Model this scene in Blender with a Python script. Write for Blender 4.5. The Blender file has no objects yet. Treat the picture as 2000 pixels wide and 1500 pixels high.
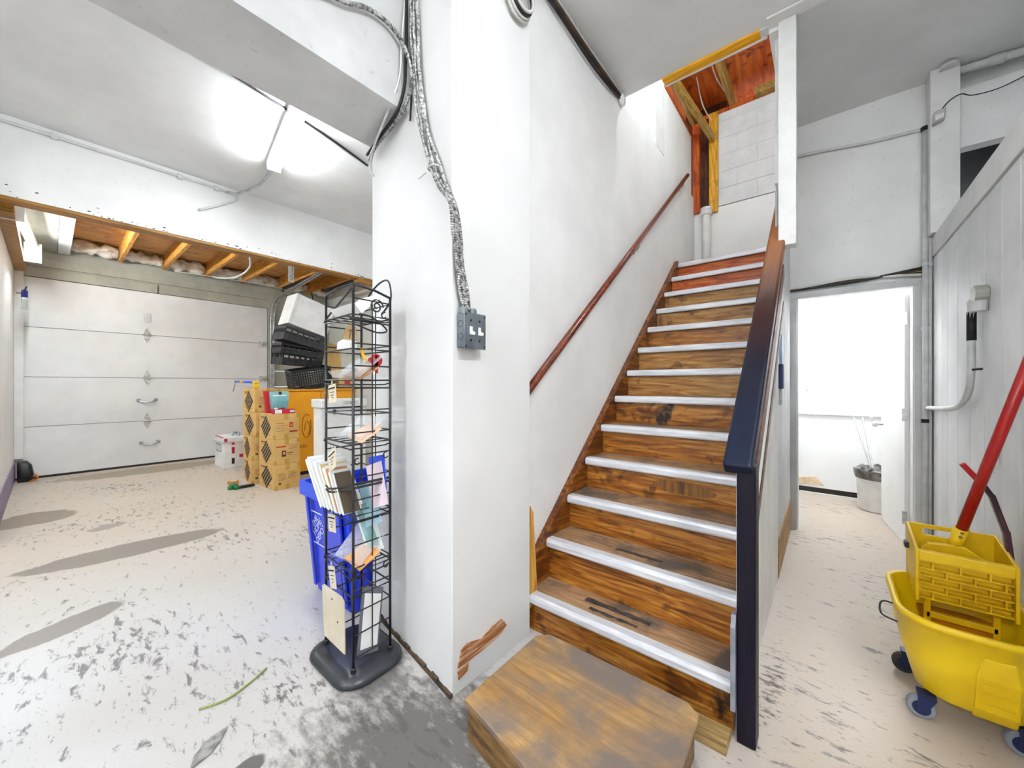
import bpy, bmesh, math, random
from mathutils import Matrix, Vector
random.seed(7)
S = bpy.context.scene
COL = S.collection
R = math.radians

# ------------------------------------------------------------------ camera, world, exposure
cam_data = bpy.data.cameras.new('camera')
cam_data.sensor_width = 36.0
cam_data.lens = 36.0 * 745.0 / 2000.0
cam_data.clip_start = 0.02
cam = bpy.data.objects.new('camera', cam_data)
COL.objects.link(cam)
cam.location = (0, 0, 1.30)
cam.rotation_euler = (R(90), 0, R(39.5))
S.camera = cam

W = bpy.data.worlds.new('world')
S.world = W
W.use_nodes = True
W.node_tree.nodes['Background'].inputs[0].default_value = (0.9, 0.93, 1.0, 1)
W.node_tree.nodes['Background'].inputs[1].default_value = 0.6
S.view_settings.view_transform = 'Standard'
S.view_settings.look = 'None'
S.view_settings.gamma = 1.0
S.view_settings.use_curve_mapping = False
S.view_settings.exposure = 1.82
S.cycles.max_bounces = 7
S.cycles.adaptive_threshold = 0.03
S.cycles.diffuse_bounces = 4
S.cycles.glossy_bounces = 3
S.cycles.transmission_bounces = 6

TUBE_VISIBLE = 34.0   # emission of the tubes; far, side, passage and beyond are added fill
TUBE_GARAGE = 62.0
FILL_FAR = 78.0
FILL_SIDE = 50.0
FILL_PASSAGE = 4.0
FILL_BEYOND = 22.0
TUBE_BACK = 35.0
BULB = 120.0

# ------------------------------------------------------------------ helpers
def hexlin(hx):
    hx = hx.lstrip('#')
    o = []
    for i in (0, 2, 4):
        c = int(hx[i:i + 2], 16) / 255.0
        o.append(c / 12.92 if c <= 0.04045 else ((c + 0.055) / 1.055) ** 2.4)
    return (o[0], o[1], o[2], 1.0)

MATS = {}
def newmat(name):
    m = bpy.data.materials.new(name)
    m.use_nodes = True
    nt = m.node_tree
    return m, nt, nt.nodes['Principled BSDF']

def ramp(nt, stops):
    r = nt.nodes.new('ShaderNodeValToRGB')
    el = r.color_ramp.elements
    while len(el) < len(stops):
        el.new(0.5)
    for e, (p, c) in zip(el, stops):
        e.position = p
        e.color = c if len(c) == 4 else (c[0], c[1], c[2], 1)
    return r

def noise(nt, vec, scale, detail=4, rough=0.55, dist=0.0):
    n = nt.nodes.new('ShaderNodeTexNoise')
    n.inputs['Scale'].default_value = scale
    n.inputs['Detail'].default_value = detail
    n.inputs['Roughness'].default_value = rough
    n.inputs['Distortion'].default_value = dist
    if vec is not None:
        nt.links.new(vec, n.inputs['Vector'])
    return n

def coords(nt, stretch=(1, 1, 1), loc=(0, 0, 0), rot=(0, 0, 0)):
    tc = nt.nodes.new('ShaderNodeTexCoord')
    mp = nt.nodes.new('ShaderNodeMapping')
    mp.inputs['Scale'].default_value = stretch
    mp.inputs['Location'].default_value = loc
    mp.inputs['Rotation'].default_value = rot
    nt.links.new(tc.outputs['Object'], mp.inputs['Vector'])
    return mp.outputs['Vector']

def mixcol(nt, fac, a, b, mode='MIX'):
    n = nt.nodes.new('ShaderNodeMix')
    n.data_type = 'RGBA'
    n.blend_type = mode
    for key, val in (('Factor', fac), ('A', a), ('B', b)):
        sock = [s for s in n.inputs if s.name == key and (s.type == 'RGBA' if key != 'Factor' else s.type == 'VALUE')][0]
        if hasattr(val, 'links'):
            nt.links.new(val, sock)
        else:
            sock.default_value = val
    return [s for s in n.outputs if s.type == 'RGBA'][0]

def bump(nt, bsdf, height, strength, dist=0.01):
    b = nt.nodes.new('ShaderNodeBump')
    b.inputs['Strength'].default_value = strength
    b.inputs['Distance'].default_value = dist
    nt.links.new(height, b.inputs['Height'])
    nt.links.new(b.outputs['Normal'], bsdf.inputs['Normal'])

def M(name, c1, c2=None, rough=0.5, metal=0.0, scale=6.0, stretch=(1, 1, 1), lo=0.4, hi=0.62, detail=2, bmp=0.0, emit=None, coat=0.0, spec=None, ecol=(0.93, 0.97, 1.0)):
    if name in MATS:
        return MATS[name]
    m, nt, b = newmat(name)
    b.inputs['Roughness'].default_value = rough
    b.inputs['Metallic'].default_value = metal
    if coat:
        b.inputs['Coat Weight'].default_value = coat
        b.inputs['Coat Roughness'].default_value = 0.15
    if spec is not None:
        b.inputs['Specular IOR Level'].default_value = spec
    v = coords(nt, stretch)
    n = noise(nt, v, scale, detail)
    r = ramp(nt, [(lo, hexlin(c1)), (hi, hexlin(c2 or c1))])
    nt.links.new(n.outputs[0], r.inputs[0])
    nt.links.new(r.outputs[0], b.inputs['Base Color'])
    if bmp and False:
        bump(nt, b, n.outputs[0], bmp)
    if emit:
        b.inputs['Emission Color'].default_value = (ecol[0], ecol[1], ecol[2], 1)
        b.inputs['Emission Strength'].default_value = emit
    MATS[name] = m
    return m

def glass_like(name, c, alpha_rough=0.08, trans=0.72):
    if name in MATS:
        return MATS[name]
    m, nt, b = newmat(name)
    b.inputs['Roughness'].default_value = alpha_rough
    n = noise(nt, coords(nt), 8, 1)
    r = ramp(nt, [(0.3, hexlin(c)), (0.7, hexlin(c))])
    nt.links.new(n.outputs[0], r.inputs[0])
    nt.links.new(r.outputs[0], b.inputs['Base Color'])
    b.inputs['Alpha'].default_value = 1.0 - trans
    MATS[name] = m
    return m

def wood(name, dark, mid, light, axis=0, rough=0.45, knots=0.0, wear=None, scale=3.0, coat=0.0, figure=0.42):
    """grain runs along the given axis; wear = (colour, low, high) adds rubbed patches"""
    if name in MATS:
        return MATS[name]
    m, nt, b = newmat(name)
    b.inputs['Roughness'].default_value = rough
    if coat:
        b.inputs['Coat Weight'].default_value = coat
        b.inputs['Coat Roughness'].default_value = 0.2
    st = [9.0, 9.0, 9.0]
    st[axis] = 0.9
    v = coords(nt, st)
    n1 = noise(nt, v, scale, 4, 0.6, 1.6)
    wv = nt.nodes.new('ShaderNodeTexWave')
    wv.bands_direction = 'DIAGONAL'
    wv.inputs['Scale'].default_value = scale * 0.55
    wv.inputs['Distortion'].default_value = 9.0
    wv.inputs['Detail'].default_value = 2.0
    wv.inputs['Detail Scale'].default_value = 0.6
    nt.links.new(v, wv.inputs['Vector'])
    r1 = ramp(nt, [(0.28, hexlin(dark)), (0.46, hexlin(mid)), (0.66, hexlin(light))])
    nt.links.new(n1.outputs[0], r1.inputs[0])
    r2 = ramp(nt, [(0.1, (0.55, 0.48, 0.42, 1)), (0.55, (1, 1, 1, 1))])
    nt.links.new(wv.outputs['Fac'], r2.inputs[0])
    c = mixcol(nt, figure, r1.outputs[0], r2.outputs[0], 'MULTIPLY')
    if knots:
        n3 = noise(nt, coords(nt, (2.2, 2.2, 2.2)), 3.1, 3, 0.5, 0.6)
        r3 = ramp(nt, [(0.60, (1, 1, 1, 1)), (0.68, (0.25, 0.16, 0.10, 1))])
        nt.links.new(n3.outputs[0], r3.inputs[0])
        c = mixcol(nt, knots, c, r3.outputs[0], 'MULTIPLY')
    if wear:
        n4 = noise(nt, coords(nt, (1.5, 1.5, 1.5)), 2.6, 5, 0.65, 0.3)
        r4 = ramp(nt, [(wear[1], (0, 0, 0, 1)), (wear[2], (1, 1, 1, 1))])
        nt.links.new(n4.outputs[0], r4.inputs[0])
        c = mixcol(nt, r4.outputs[0], c, hexlin(wear[0]))
    nt.links.new(c, b.inputs['Base Color'])
    MATS[name] = m
    return m

def paint(name, c, c2, rough=0.55, smudge=0.35, scale=1.6):
    smudge *= 0.5
    if name in MATS:
        return MATS[name]
    m, nt, b = newmat(name)
    b.inputs['Roughness'].default_value = rough
    v = coords(nt)
    n = noise(nt, v, scale, 3, 0.6, 0.0)
    r = ramp(nt, [(0.35, hexlin(c2)), (0.62, hexlin(c))])
    nt.links.new(n.outputs[0], r.inputs[0])
    c3 = r.outputs[0]
    if smudge > 0.1:
        sp = noise(nt, v, 38, 1, 0.5)
        rs = ramp(nt, [(0.70, (1, 1, 1, 1)), (0.76, (0.45, 0.43, 0.42, 1))])
        nt.links.new(sp.outputs[0], rs.inputs[0])
        c3 = mixcol(nt, smudge, r.outputs[0], rs.outputs[0], 'MULTIPLY')
    nt.links.new(c3, b.inputs['Base Color'])
    MATS[name] = m
    return m

STUFF_NAMES = {'heading_print', 'small_print', 'red_print', 'print', 'diamond_logo', 'handwriting', 'red_marks', 'marker_drawing', 'peg_hole', 'tape', 'icon', 'grimy_base_edge', 'logo_frame', 'side_wall', 'paint_chips'}
ORIGIN = {}
def org(o):
    return ORIGIN.get(o.name, Vector((0, 0, 0))) if o else Vector((0, 0, 0))

class MB:
    def __init__(self):
        self.v, self.f = [], []
    def add(self, vs, fs):
        k = len(self.v)
        self.v += [tuple(p) for p in vs]
        self.f += [tuple(i + k for i in f) for f in fs]
        return self
    def box(self, x0, x1, y0, y1, z0, z1):
        return self.add([(x, y, z) for z in (z0, z1) for y in (y0, y1) for x in (x0, x1)],
                        [(0, 2, 3, 1), (4, 5, 7, 6), (0, 1, 5, 4), (2, 6, 7, 3), (0, 4, 6, 2), (1, 3, 7, 5)])
    def obox(self, c, size, rot=(0, 0, 0)):
        m = Matrix.Translation(c) @ (Matrix.Rotation(rot[2], 4, 'Z') @ Matrix.Rotation(rot[1], 4, 'Y') @ Matrix.Rotation(rot[0], 4, 'X'))
        t = MB().box(-size[0] / 2, size[0] / 2, -size[1] / 2, size[1] / 2, -size[2] / 2, size[2] / 2)
        return self.add([m @ Vector(p) for p in t.v], t.f)
    def bar(self, p, q, w, h, up=(0, 0, 1)):
        p, q = Vector(p), Vector(q)
        d = (q - p).normalized()
        u = Vector(up)
        s = d.cross(u)
        if s.length < 1e-4:
            s = d.cross(Vector((1, 0, 0)))
        s.normalize()
        u = s.cross(d).normalized()
        vs = []
        for c in (p, q):
            for a, b in ((-1, -1), (1, -1), (1, 1), (-1, 1)):
                vs.append(c + s * (a * w / 2) + u * (b * h / 2))
        return self.add(vs, [(0, 1, 2, 3), (7, 6, 5, 4), (0, 4, 5, 1), (1, 5, 6, 2), (2, 6, 7, 3), (3, 7, 4, 0)])
    def tube(self, pts, r, seg=8, closed=False):
        pts = [Vector(p) for p in pts]
        n = len(pts)
        rr = r if isinstance(r, (list, tuple)) else [r] * n
        tang = []
        for i in range(n):
            a = pts[i - 1] if (i > 0 or closed) else pts[i]
            b = pts[(i + 1) % n] if (i < n - 1 or closed) else pts[i]
            t = (b - a)
            tang.append(t.normalized() if t.length > 1e-9 else Vector((0, 0, 1)))
        ref = Vector((0, 0, 1)) if abs(tang[0].z) < 0.9 else Vector((1, 0, 0))
        nrm = tang[0].cross(ref).normalized()
        vs, fs = [], []
        for i in range(n):
            nrm = (nrm - tang[i] * nrm.dot(tang[i]))
            if nrm.length < 1e-6:
                nrm = tang[i].orthogonal()
            nrm.normalize()
            bn = tang[i].cross(nrm)
            for k in range(seg):
                a = 2 * math.pi * k / seg
                vs.append(pts[i] + (nrm * math.cos(a) + bn * math.sin(a)) * rr[i])
        m = n if closed else n - 1
        for i in range(m):
            j = (i + 1) % n
            for k in range(seg):
                l = (k + 1) % seg
                fs.append((i * seg + k, i * seg + l, j * seg + l, j * seg + k))
        if not closed:
            fs.append(tuple(range(seg - 1, -1, -1)))
            fs.append(tuple((n - 1) * seg + k for k in range(seg)))
        return self.add(vs, fs)
    def prism(self, poly, axis, a0, a1):
        def P(p, a):
            return {0: (a, p[0], p[1]), 1: (p[0], a, p[1]), 2: (p[0], p[1], a)}[axis]
        n = len(poly)
        vs = [P(p, a0) for p in poly] + [P(p, a1) for p in poly]
        fs = [tuple(range(n - 1, -1, -1)), tuple(range(n, 2 * n))]
        for i in range(n):
            j = (i + 1) % n
            fs.append((i, j, n + j, n + i))
        return self.add(vs, fs)
    def lathe(self, prof, c=(0, 0, 0), seg=20, axis=2):
        vs, fs = [], []
        n = len(prof)
        for r, z in prof:
            for k in range(seg):
                a = 2 * math.pi * k / seg
                p = (r * math.cos(a), r * math.sin(a), z)
                if axis == 0:
                    p = (z, p[0], p[1])
                elif axis == 1:
                    p = (p[0], z, p[1])
                vs.append((c[0] + p[0], c[1] + p[1], c[2] + p[2]))
        for i in range(n - 1):
            for k in range(seg):
                l = (k + 1) % seg
                fs.append((i * seg + k, i * seg + l, (i + 1) * seg + l, (i + 1) * seg + k))
        fs.append(tuple(range(seg - 1, -1, -1)))
        fs.append(tuple((n - 1) * seg + k for k in range(seg)))
        return self.add(vs, fs)
    def loft(self, rings, cap=True):
        n = len(rings[0])
        vs = [p for r in rings for p in r]
        fs = []
        for i in range(len(rings) - 1):
            for k in range(n):
                l = (k + 1) % n
                fs.append((i * n + k, i * n + l, (i + 1) * n + l, (i + 1) * n + k))
        if cap:
            fs.append(tuple(range(n - 1, -1, -1)))
            fs.append(tuple((len(rings) - 1) * n + k for k in range(n)))
        return self.add(vs, fs)
    def sheet(self, quad, t, n=1):
        """thin slab from a 3-D quad (4 corners), thickness t along its normal"""
        q = [Vector(p) for p in quad]
        nn = (q[1] - q[0]).cross(q[3] - q[0]).normalized() * t
        vs = q + [p + nn for p in q]
        return self.add(vs, [(3, 2, 1, 0), (4, 5, 6, 7), (0, 1, 5, 4), (1, 2, 6, 5), (2, 3, 7, 6), (3, 0, 4, 7)])
    def build(self, name, mat, parent=None, bevel=0.0, smooth=False, label=None, seg=2):
        o3 = org(parent)
        me = bpy.data.meshes.new(name)
        me.from_pydata([(p[0] - o3.x, p[1] - o3.y, p[2] - o3.z) for p in self.v], [], self.f)
        bm = bmesh.new()
        bm.from_mesh(me)
        bmesh.ops.recalc_face_normals(bm, faces=bm.faces)
        bm.to_mesh(me)
        bm.free()
        ob = bpy.data.objects.new(name, me)
        COL.objects.link(ob)
        me.materials.append(mat)
        if smooth:
            for p in me.polygons:
                p.use_smooth = True
        if bevel:
            b = ob.modifiers.new('bevel', 'BEVEL')
            b.width = bevel
            b.segments = seg
            b.limit_method = 'ANGLE'
            b.angle_limit = R(35)
        if parent:
            ob.parent = parent
            ORIGIN[ob.name] = o3
        if label:
            ob['label'] = label
        if name in STUFF_NAMES:
            ob['kind'] = 'stuff'
        return ob

def B(name, mat, lo_hi, parent=None, **k):
    return MB().box(*lo_hi).build(name, mat, parent, **k)

def thing(name, label, cat, loc=(0, 0, 0), group=None):
    o = bpy.data.objects.new(name, None)
    COL.objects.link(o)
    o.location = loc
    o.empty_display_size = 0.05
    ORIGIN[o.name] = Vector(loc)
    return tag(o, label, cat, group)

def tag(o, label, cat, group=None):
    o['label'] = label
    o['category'] = cat
    if group:
        o['group'] = group
    return o

def struct(o, label=None):
    o['kind'] = 'structure'
    if label:
        o['label'] = label
    return o

def setting(name, loc=(0, 0, 0), label=None):
    o = bpy.data.objects.new(name, None)
    COL.objects.link(o)
    o.location = loc
    ORIGIN[o.name] = Vector(loc)
    return struct(o, label)

def dup(o, loc=None, rotz=None, label=None, parent=None):
    c = o.copy()
    COL.objects.link(c)
    c.parent = parent
    if parent:
        c.matrix_parent_inverse = o.matrix_parent_inverse.copy()
    if loc is not None:
        c.location = loc
    if rotz is not None:
        c.rotation_euler = (0, 0, rotz)
    if label:
        c['label'] = label
    for ch in list(o.children):
        dup(ch, parent=c)
    return c

def spath(pts, n=6):
    pts = [Vector(p) for p in pts]
    out = []
    for i in range(len(pts) - 1):
        p0 = pts[max(i - 1, 0)]
        p1, p2 = pts[i], pts[i + 1]
        p3 = pts[min(i + 2, len(pts) - 1)]
        for k in range(n):
            t = k / n
            out.append(0.5 * ((2 * p1) + (p2 - p0) * t + (2 * p0 - 5 * p1 + 4 * p2 - p3) * t * t + (3 * p1 - p0 - 3 * p2 + p3) * t ** 3))
    out.append(pts[-1])
    return out

def resample(pts, step):
    pts = [Vector(p) for p in pts]
    out = [pts[0]]
    acc = 0.0
    for a, b in zip(pts, pts[1:]):
        L = (b - a).length
        d = step - acc
        while d <= L:
            out.append(a.lerp(b, d / L))
            d += step
        acc = (acc + L) % step if L > 0 else acc
        acc = L - (d - step)
    return out

def ribbed(pts, r, pitch=0.009, seg=8):
    p = resample(spath(pts, 8), pitch / 2)
    rr = [r if i % 2 else r * 0.74 for i in range(len(p))]
    return MB().tube(p, rr, seg)

def text(name, s, loc, xdir, ydir, size, mat, parent, align='CENTER'):
    cu = bpy.data.curves.new(name, 'FONT')
    cu.body = s
    cu.size = size
    cu.align_x = align
    cu.align_y = 'CENTER'
    cu.extrude = 0.0004
    cu.materials.append(mat)
    tmp = bpy.data.objects.new(name + '_curve', cu)
    me = bpy.data.meshes.new_from_object(tmp)
    bpy.data.objects.remove(tmp)
    if not me.materials:
        me.materials.append(mat)
    o = bpy.data.objects.new(name, me)
    o['kind'] = 'stuff'
    COL.objects.link(o)
    x, y = Vector(xdir).normalized(), Vector(ydir).normalized()
    z = x.cross(y)
    m = Matrix((x, y, z)).transposed().to_4x4()
    m.translation = Vector(loc) - org(parent)
    o.parent = parent
    o.matrix_basis = m
    return o

def rrect(x0, x1, y0, y1, r, z, seg=5):
    pts = []
    for cx, cy, a0 in ((x1 - r, y1 - r, 0), (x0 + r, y1 - r, 90), (x0 + r, y0 + r, 180), (x1 - r, y0 + r, 270)):
        for k in range(seg + 1):
            a = R(a0 + 90 * k / seg)
            pts.append((cx + r * math.cos(a), cy + r * math.sin(a), z))
    return pts

# ------------------------------------------------------------------ materials
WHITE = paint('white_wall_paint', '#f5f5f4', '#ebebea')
WHITE2 = paint('white_pillar_light_evened', '#ebebeb', '#e2e2e2', smudge=0.12, scale=1.2)  # same white as the walls, darkened to even out the light
CEIL = paint('ceiling_paint', '#ebecec', '#e0e1e1', smudge=0.1)
TRIMW = paint('white_trim_paint', '#e9e9e8', '#dcdcda', smudge=0.3, scale=4)
BACKW = paint('back_room_paint', '#f6f6f5', '#efefee', smudge=0.15)
GREYB = paint('grey_green_board_paint', '#b9b8ab', '#a4a397', smudge=0.25, scale=3)
DOORW = paint('garage_door_white', '#eeeeee', '#e3e3e3', rough=0.4, smudge=0.3)
LILAC = paint('lilac_lower_wall_paint', '#8f83a0', '#7d718e')
DARKV = paint('dark_void_shade', '#5a5a5a', '#4a4a4a')  # grey for joints, with the recess shadow put into the colour
BLOCKM = paint('painted_block', '#e6e7e8', '#d9dadb', smudge=0.5, scale=5)

STEEL = M('galvanised_steel', '#c9ccce', '#a9adb0', rough=0.32, metal=0.9, scale=20)
PIPEW = M('painted_conduit', '#dfe0df', '#cfd0cf', rough=0.45, scale=9)
BXM = M('armoured_cable_steel', '#b4b4b2', '#5c5c5a', rough=0.4, metal=0.5, scale=70)
BLACKW = M('black_wire_coating', '#17171a', '#2a2a2e', rough=0.4, scale=20)
BLACKP = M('black_plastic', '#141416', '#26262a', rough=0.45, scale=12)
CABLEBR = M('brown_cable', '#4a3320', '#2a1d14', rough=0.5, scale=9)
CABLEW = M('white_cable', '#dededa', '#c8c8c2', rough=0.5, scale=9)
CABLEB = M('black_cable', '#101012', '#222226', rough=0.5, scale=9)
NOSE = M('metal_nosing', '#e6e8ee', '#cfd2da', rough=0.35, metal=0.15, scale=14, stretch=(0.4, 4, 4))
BOXG = M('grey_box_metal', '#7c858c', '#68707a', rough=0.4, metal=0.5, scale=9)
SCREW = M('dark_screw', '#303336', '#1c1e20', rough=0.4, metal=0.6)
LAMPW = M('lamp_white_enamel', '#f4f4f2', '#ececea', rough=0.35)
PVC = M('white_pvc', '#f2f2f0', '#e4e4e2', rough=0.3)
INSUL = M('insulation_wrap', '#f1ece4', '#c4b6a4', rough=0.85, scale=5, stretch=(1, 1.6, 3), lo=0.45, hi=0.62)

RISER = wood('stair_riser_wood', '#3c1a04', '#935411', '#c08634', 0, 0.42, 0.8, ('#1e1208', 0.60, 0.68))
RISER_RED = wood('stair_riser_red_wood', '#8a2c04', '#c2540c', '#dc7a1e', 0, 0.42, 0.5)
RISER_TAN = wood('stair_riser_tan_wood', '#6a3c12', '#a06c2c', '#bc9050', 0, 0.45, 0.7, ('#2c1a0c', 0.62, 0.70))
TREAD = wood('stair_tread_wood', '#6c5038', '#9c7a58', '#b89470', 0, 0.5, 0.2, ('#5a524b', 0.48, 0.62), figure=0.3)
STRING = wood('stair_stringer_wood', '#331505', '#5e2c0a', '#a5641e', 1, 0.35, 0.7)
PLY = wood('platform_plywood', '#86602e', '#aa8048', '#c09a62', 0, 0.42, 0.2, ('#776a60', 0.36, 0.60), 2.0, coat=0.0, figure=0.25)
PLYEDGE = wood('platform_edge', '#3c2a16', '#6d4f2a', '#937040', 0, 0.6)
JOIST = wood('joist_pine', '#b06a1e', '#d08e36', '#e0a852', 0, 0.55, 0.3)
PLYDECK = wood('roof_plywood', '#8a5626', '#cf9756', '#e0b478', 1, 0.6, 0.5, scale=2.4)
LVL = wood('header_timber', '#7a4e16', '#9c6c26', '#b48438', 1, 0.55)
REDPLY = wood('attic_red_plywood', '#a83c04', '#cc5a0c', '#da7420', 1, 0.55, 0.9, scale=1.4)
STUDY = wood('attic_yellow_stud', '#b87808', '#dc9c14', '#f0b828', 2, 0.5, 0.3)
STUDR = wood('attic_red_stud', '#8c2c04', '#c2500c', '#d8701c', 2, 0.5, 0.4)
BRACE = wood('attic_tan_brace', '#7c5a20', '#a8823a', '#c09c54', 1, 0.55)
DARKWD = wood('attic_dark_board', '#2a1204', '#4a2208', '#6a3a12', 2, 0.6)
YJOIST = wood('opening_joist_yellow', '#d88a04', '#f0a80c', '#fcc01c', 0, 0.5)
RAILWD = wood('wall_handrail_wood', '#3c1206', '#6a240c', '#8a3a14', 1, 0.28, 0.2, coat=0.3)
NEWEL = wood('newel_navy_stain', '#030312', '#07061c', '#160818', 2, 0.45)
NEWEL.node_tree.nodes['Principled BSDF'].inputs['Specular IOR Level'].default_value = 0.25
LATH = wood('raw_lath_strip', '#b07820', '#cc9438', '#dcae58', 2, 0.6)
RAILBR = wood('dark_rail_wood', '#3a2018', '#583224', '#6c4634', 1, 0.45)

def cap_material():
    m, nt, b = newmat('banister_cap_varnish')
    b.inputs['Roughness'].default_value = 0.42
    b.inputs['Specular IOR Level'].default_value = 0.35
    v = coords(nt, (9, 0.9, 0.9))
    n = noise(nt, v, 3, 6, 0.6, 0.6)
    tc = nt.nodes.new('ShaderNodeTexCoord')
    sx = nt.nodes.new('ShaderNodeSeparateXYZ')
    nt.links.new(tc.outputs['Object'], sx.inputs[0])
    ad = nt.nodes.new('ShaderNodeMath')
    ad.operation = 'MULTIPLY_ADD'
    ad.inputs[1].default_value = 0.45
    nt.links.new(n.outputs[0], ad.inputs[0])
    nt.links.new(sx.outputs['Y'], ad.inputs[2])
    mr = nt.nodes.new('ShaderNodeMapRange')
    mr.inputs['From Min'].default_value = 0.15
    mr.inputs['From Max'].default_value = 1.9
    nt.links.new(ad.outputs[0], mr.inputs['Value'])
    r = ramp(nt, [(0.0, hexlin('#081530')), (0.28, hexlin('#0c0d20')), (0.48, hexlin('#381a14')), (0.75, hexlin('#8a5228')), (1.0, hexlin('#a86414'))])
    nt.links.new(mr.outputs[0], r.inputs[0])
    nt.links.new(r.outputs[0], b.inputs['Base Color'])
    return m
CAPM = cap_material()

def floor_material():
    m, nt, b = newmat('worn_concrete_floor')
    b.inputs['Roughness'].default_value = 0.42
    tc = nt.nodes.new('ShaderNodeTexCoord')
    v = tc.outputs['Object']
    n1 = noise(nt, v, 0.55, 2, 0.5, 0.0)
    r1 = ramp(nt, [(0.38, hexlin('#cdcfd1')), (0.62, hexlin('#bfbbb7'))])
    nt.links.new(n1.outputs[0], r1.inputs[0])
    c = r1.outputs[0]
    # beige towards the garage and the passage
    sx = nt.nodes.new('ShaderNodeSeparateXYZ')
    nt.links.new(v, sx.inputs[0])
    mr = nt.nodes.new('ShaderNodeMapRange')
    mr.inputs['From Min'].default_value = -2.2
    mr.inputs['From Max'].default_value = -5.0
    nt.links.new(sx.outputs['X'], mr.inputs['Value'])
    c = mixcol(nt, mr.outputs[0], c, hexlin('#c5b8aa'))
    mr2 = nt.nodes.new('ShaderNodeMapRange')
    mr2.inputs['From Min'].default_value = -0.6
    mr2.inputs['From Max'].default_value = -0.1
    nt.links.new(sx.outputs['X'], mr2.inputs['Value'])
    c = mixcol(nt, mr2.outputs[0], c, hexlin('#c0b2a4'))
    def stain_or_shade(cx, cy, rx, ry, rot, col, wob=0.5, lo=0.95, hi=1.05, amt=1.0, nscale=5, st=(1, 1, 1), det=3):
        nonlocal c
        mp = nt.nodes.new('ShaderNodeMapping')
        mp.vector_type = 'TEXTURE'
        mp.inputs['Location'].default_value = (cx, cy, 0)
        mp.inputs['Rotation'].default_value = (0, 0, rot)
        mp.inputs['Scale'].default_value = (rx, ry, 1)
        nt.links.new(v, mp.inputs['Vector'])
        ln = nt.nodes.new('ShaderNodeVectorMath')
        ln.operation = 'LENGTH'
        nt.links.new(mp.outputs[0], ln.inputs[0])
        mp2 = nt.nodes.new('ShaderNodeMapping')
        mp2.inputs['Scale'].default_value = st
        mp2.inputs['Location'].default_value = (cx * 3.1, cy * 1.7, 0)
        nt.links.new(v, mp2.inputs['Vector'])
        nn = noise(nt, mp2.outputs[0], nscale, det, 0.65, 0.0)
        ma = nt.nodes.new('ShaderNodeMath')
        ma.operation = 'MULTIPLY_ADD'
        nt.links.new(nn.outputs[0], ma.inputs[0])
        ma.inputs[1].default_value = wob
        nt.links.new(ln.outputs['Value'], ma.inputs[2])
        r = ramp(nt, [(0, (amt, amt, amt, 1)), (1, (0, 0, 0, 1))])
        mr3 = nt.nodes.new('ShaderNodeMapRange')
        mr3.inputs['From Min'].default_value = lo
        mr3.inputs['From Max'].default_value = hi
        nt.links.new(ma.outputs[0], mr3.inputs['Value'])
        nt.links.new(mr3.outputs[0], r.inputs[0])
        c = mixcol(nt, r.outputs[0], c, hexlin(col))
    # fine specks and scuffs
    mp = nt.nodes.new('ShaderNodeMapping')
    mp.inputs['Rotation'].default_value = (0, 0, R(30))
    mp.inputs['Scale'].default_value = (1, 2.6, 1)
    nt.links.new(v, mp.inputs['Vector'])
    n2 = noise(nt, mp.outputs[0], 9, 5, 0.7, 0.4)
    big = noise(nt, v, 0.9, 1, 0.5)
    md = nt.nodes.new('ShaderNodeMath')
    md.operation = 'MULTIPLY_ADD'
    nt.links.new(big.outputs[0], md.inputs[0])
    md.inputs[1].default_value = 0.35
    nt.links.new(n2.outputs[0], md.inputs[2])
    r2 = ramp(nt, [(0.755, (0, 0, 0, 1)), (0.84, (0.85, 0.85, 0.85, 1))])
    nt.links.new(md.outputs[0], r2.inputs[0])
    c = mixcol(nt, r2.outputs[0], c, hexlin('#5f5c5a'))
    n3 = noise(nt, mp.outputs[0], 30, 3, 0.7, 0.0)
    r3 = ramp(nt, [(0.64, (0, 0, 0, 1)), (0.72, (0.8, 0.8, 0.8, 1))])
    nt.links.new(n3.outputs[0], r3.inputs[0])
    c = mixcol(nt, r3.outputs[0], c, hexlin('#6d6965'))
    # stains with their own outline, plus painted shade under the rack base
    stain_or_shade(-4.22, 0.42, 0.19, 0.62, R(-4), '#8a8076', 0.35, 1.05, 1.12)
    stain_or_shade(-3.15, 0.06, 0.12, 0.30, R(24), '#8a827c', 0.7, 1.1, 1.2)
    stain_or_shade(-5.05, 0.33, 0.10, 0.2, R(20), '#9a8f84', 0.9, 1.15, 1.25)
    stain_or_shade(-7.9, 1.0, 0.35, 1.2, R(0), '#9b8c78', 0.7, 1.1, 1.2)
    stain_or_shade(-5.9, -0.1, 0.35, 0.35, R(0), '#8f8170', 0.7, 1.1, 1.2)
    stain_or_shade(-1.50, 0.40, 0.06, 0.12, R(20), '#5f5b57', 0.9, 1.1, 1.2)
    stain_or_shade(-1.80, 0.64, 0.20, 0.30, R(30), '#3c3c3e', 2.4, 1.1, 1.35, 0.9, 17, (1, 2.2, 1), 5)
    stain_or_shade(-1.12, 0.84, 0.60, 0.48, R(35), '#57534f', 1.9, 1.3, 1.9, 0.9, 13, (1, 2.0, 1), 5)
    stain_or_shade(-1.62, 0.95, 0.30, 0.24, R(0), '#5b5856', 1.2, 1.0, 1.4, 0.8, 9)  # shade under the rack base, painted into the floor colour
    stain_or_shade(-2.3, -0.1, 1.3, 0.6, R(25), '#4c4c4e', 2.6, 0.98, 1.1, 0.85, 15, (1, 2.6, 1), 5)
    stain_or_shade(-0.18, 2.0, 0.20, 1.1, R(0), '#4a3728', 2.2, 1.0, 1.25, 0.9, 22, (1, 2, 1), 5)
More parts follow.
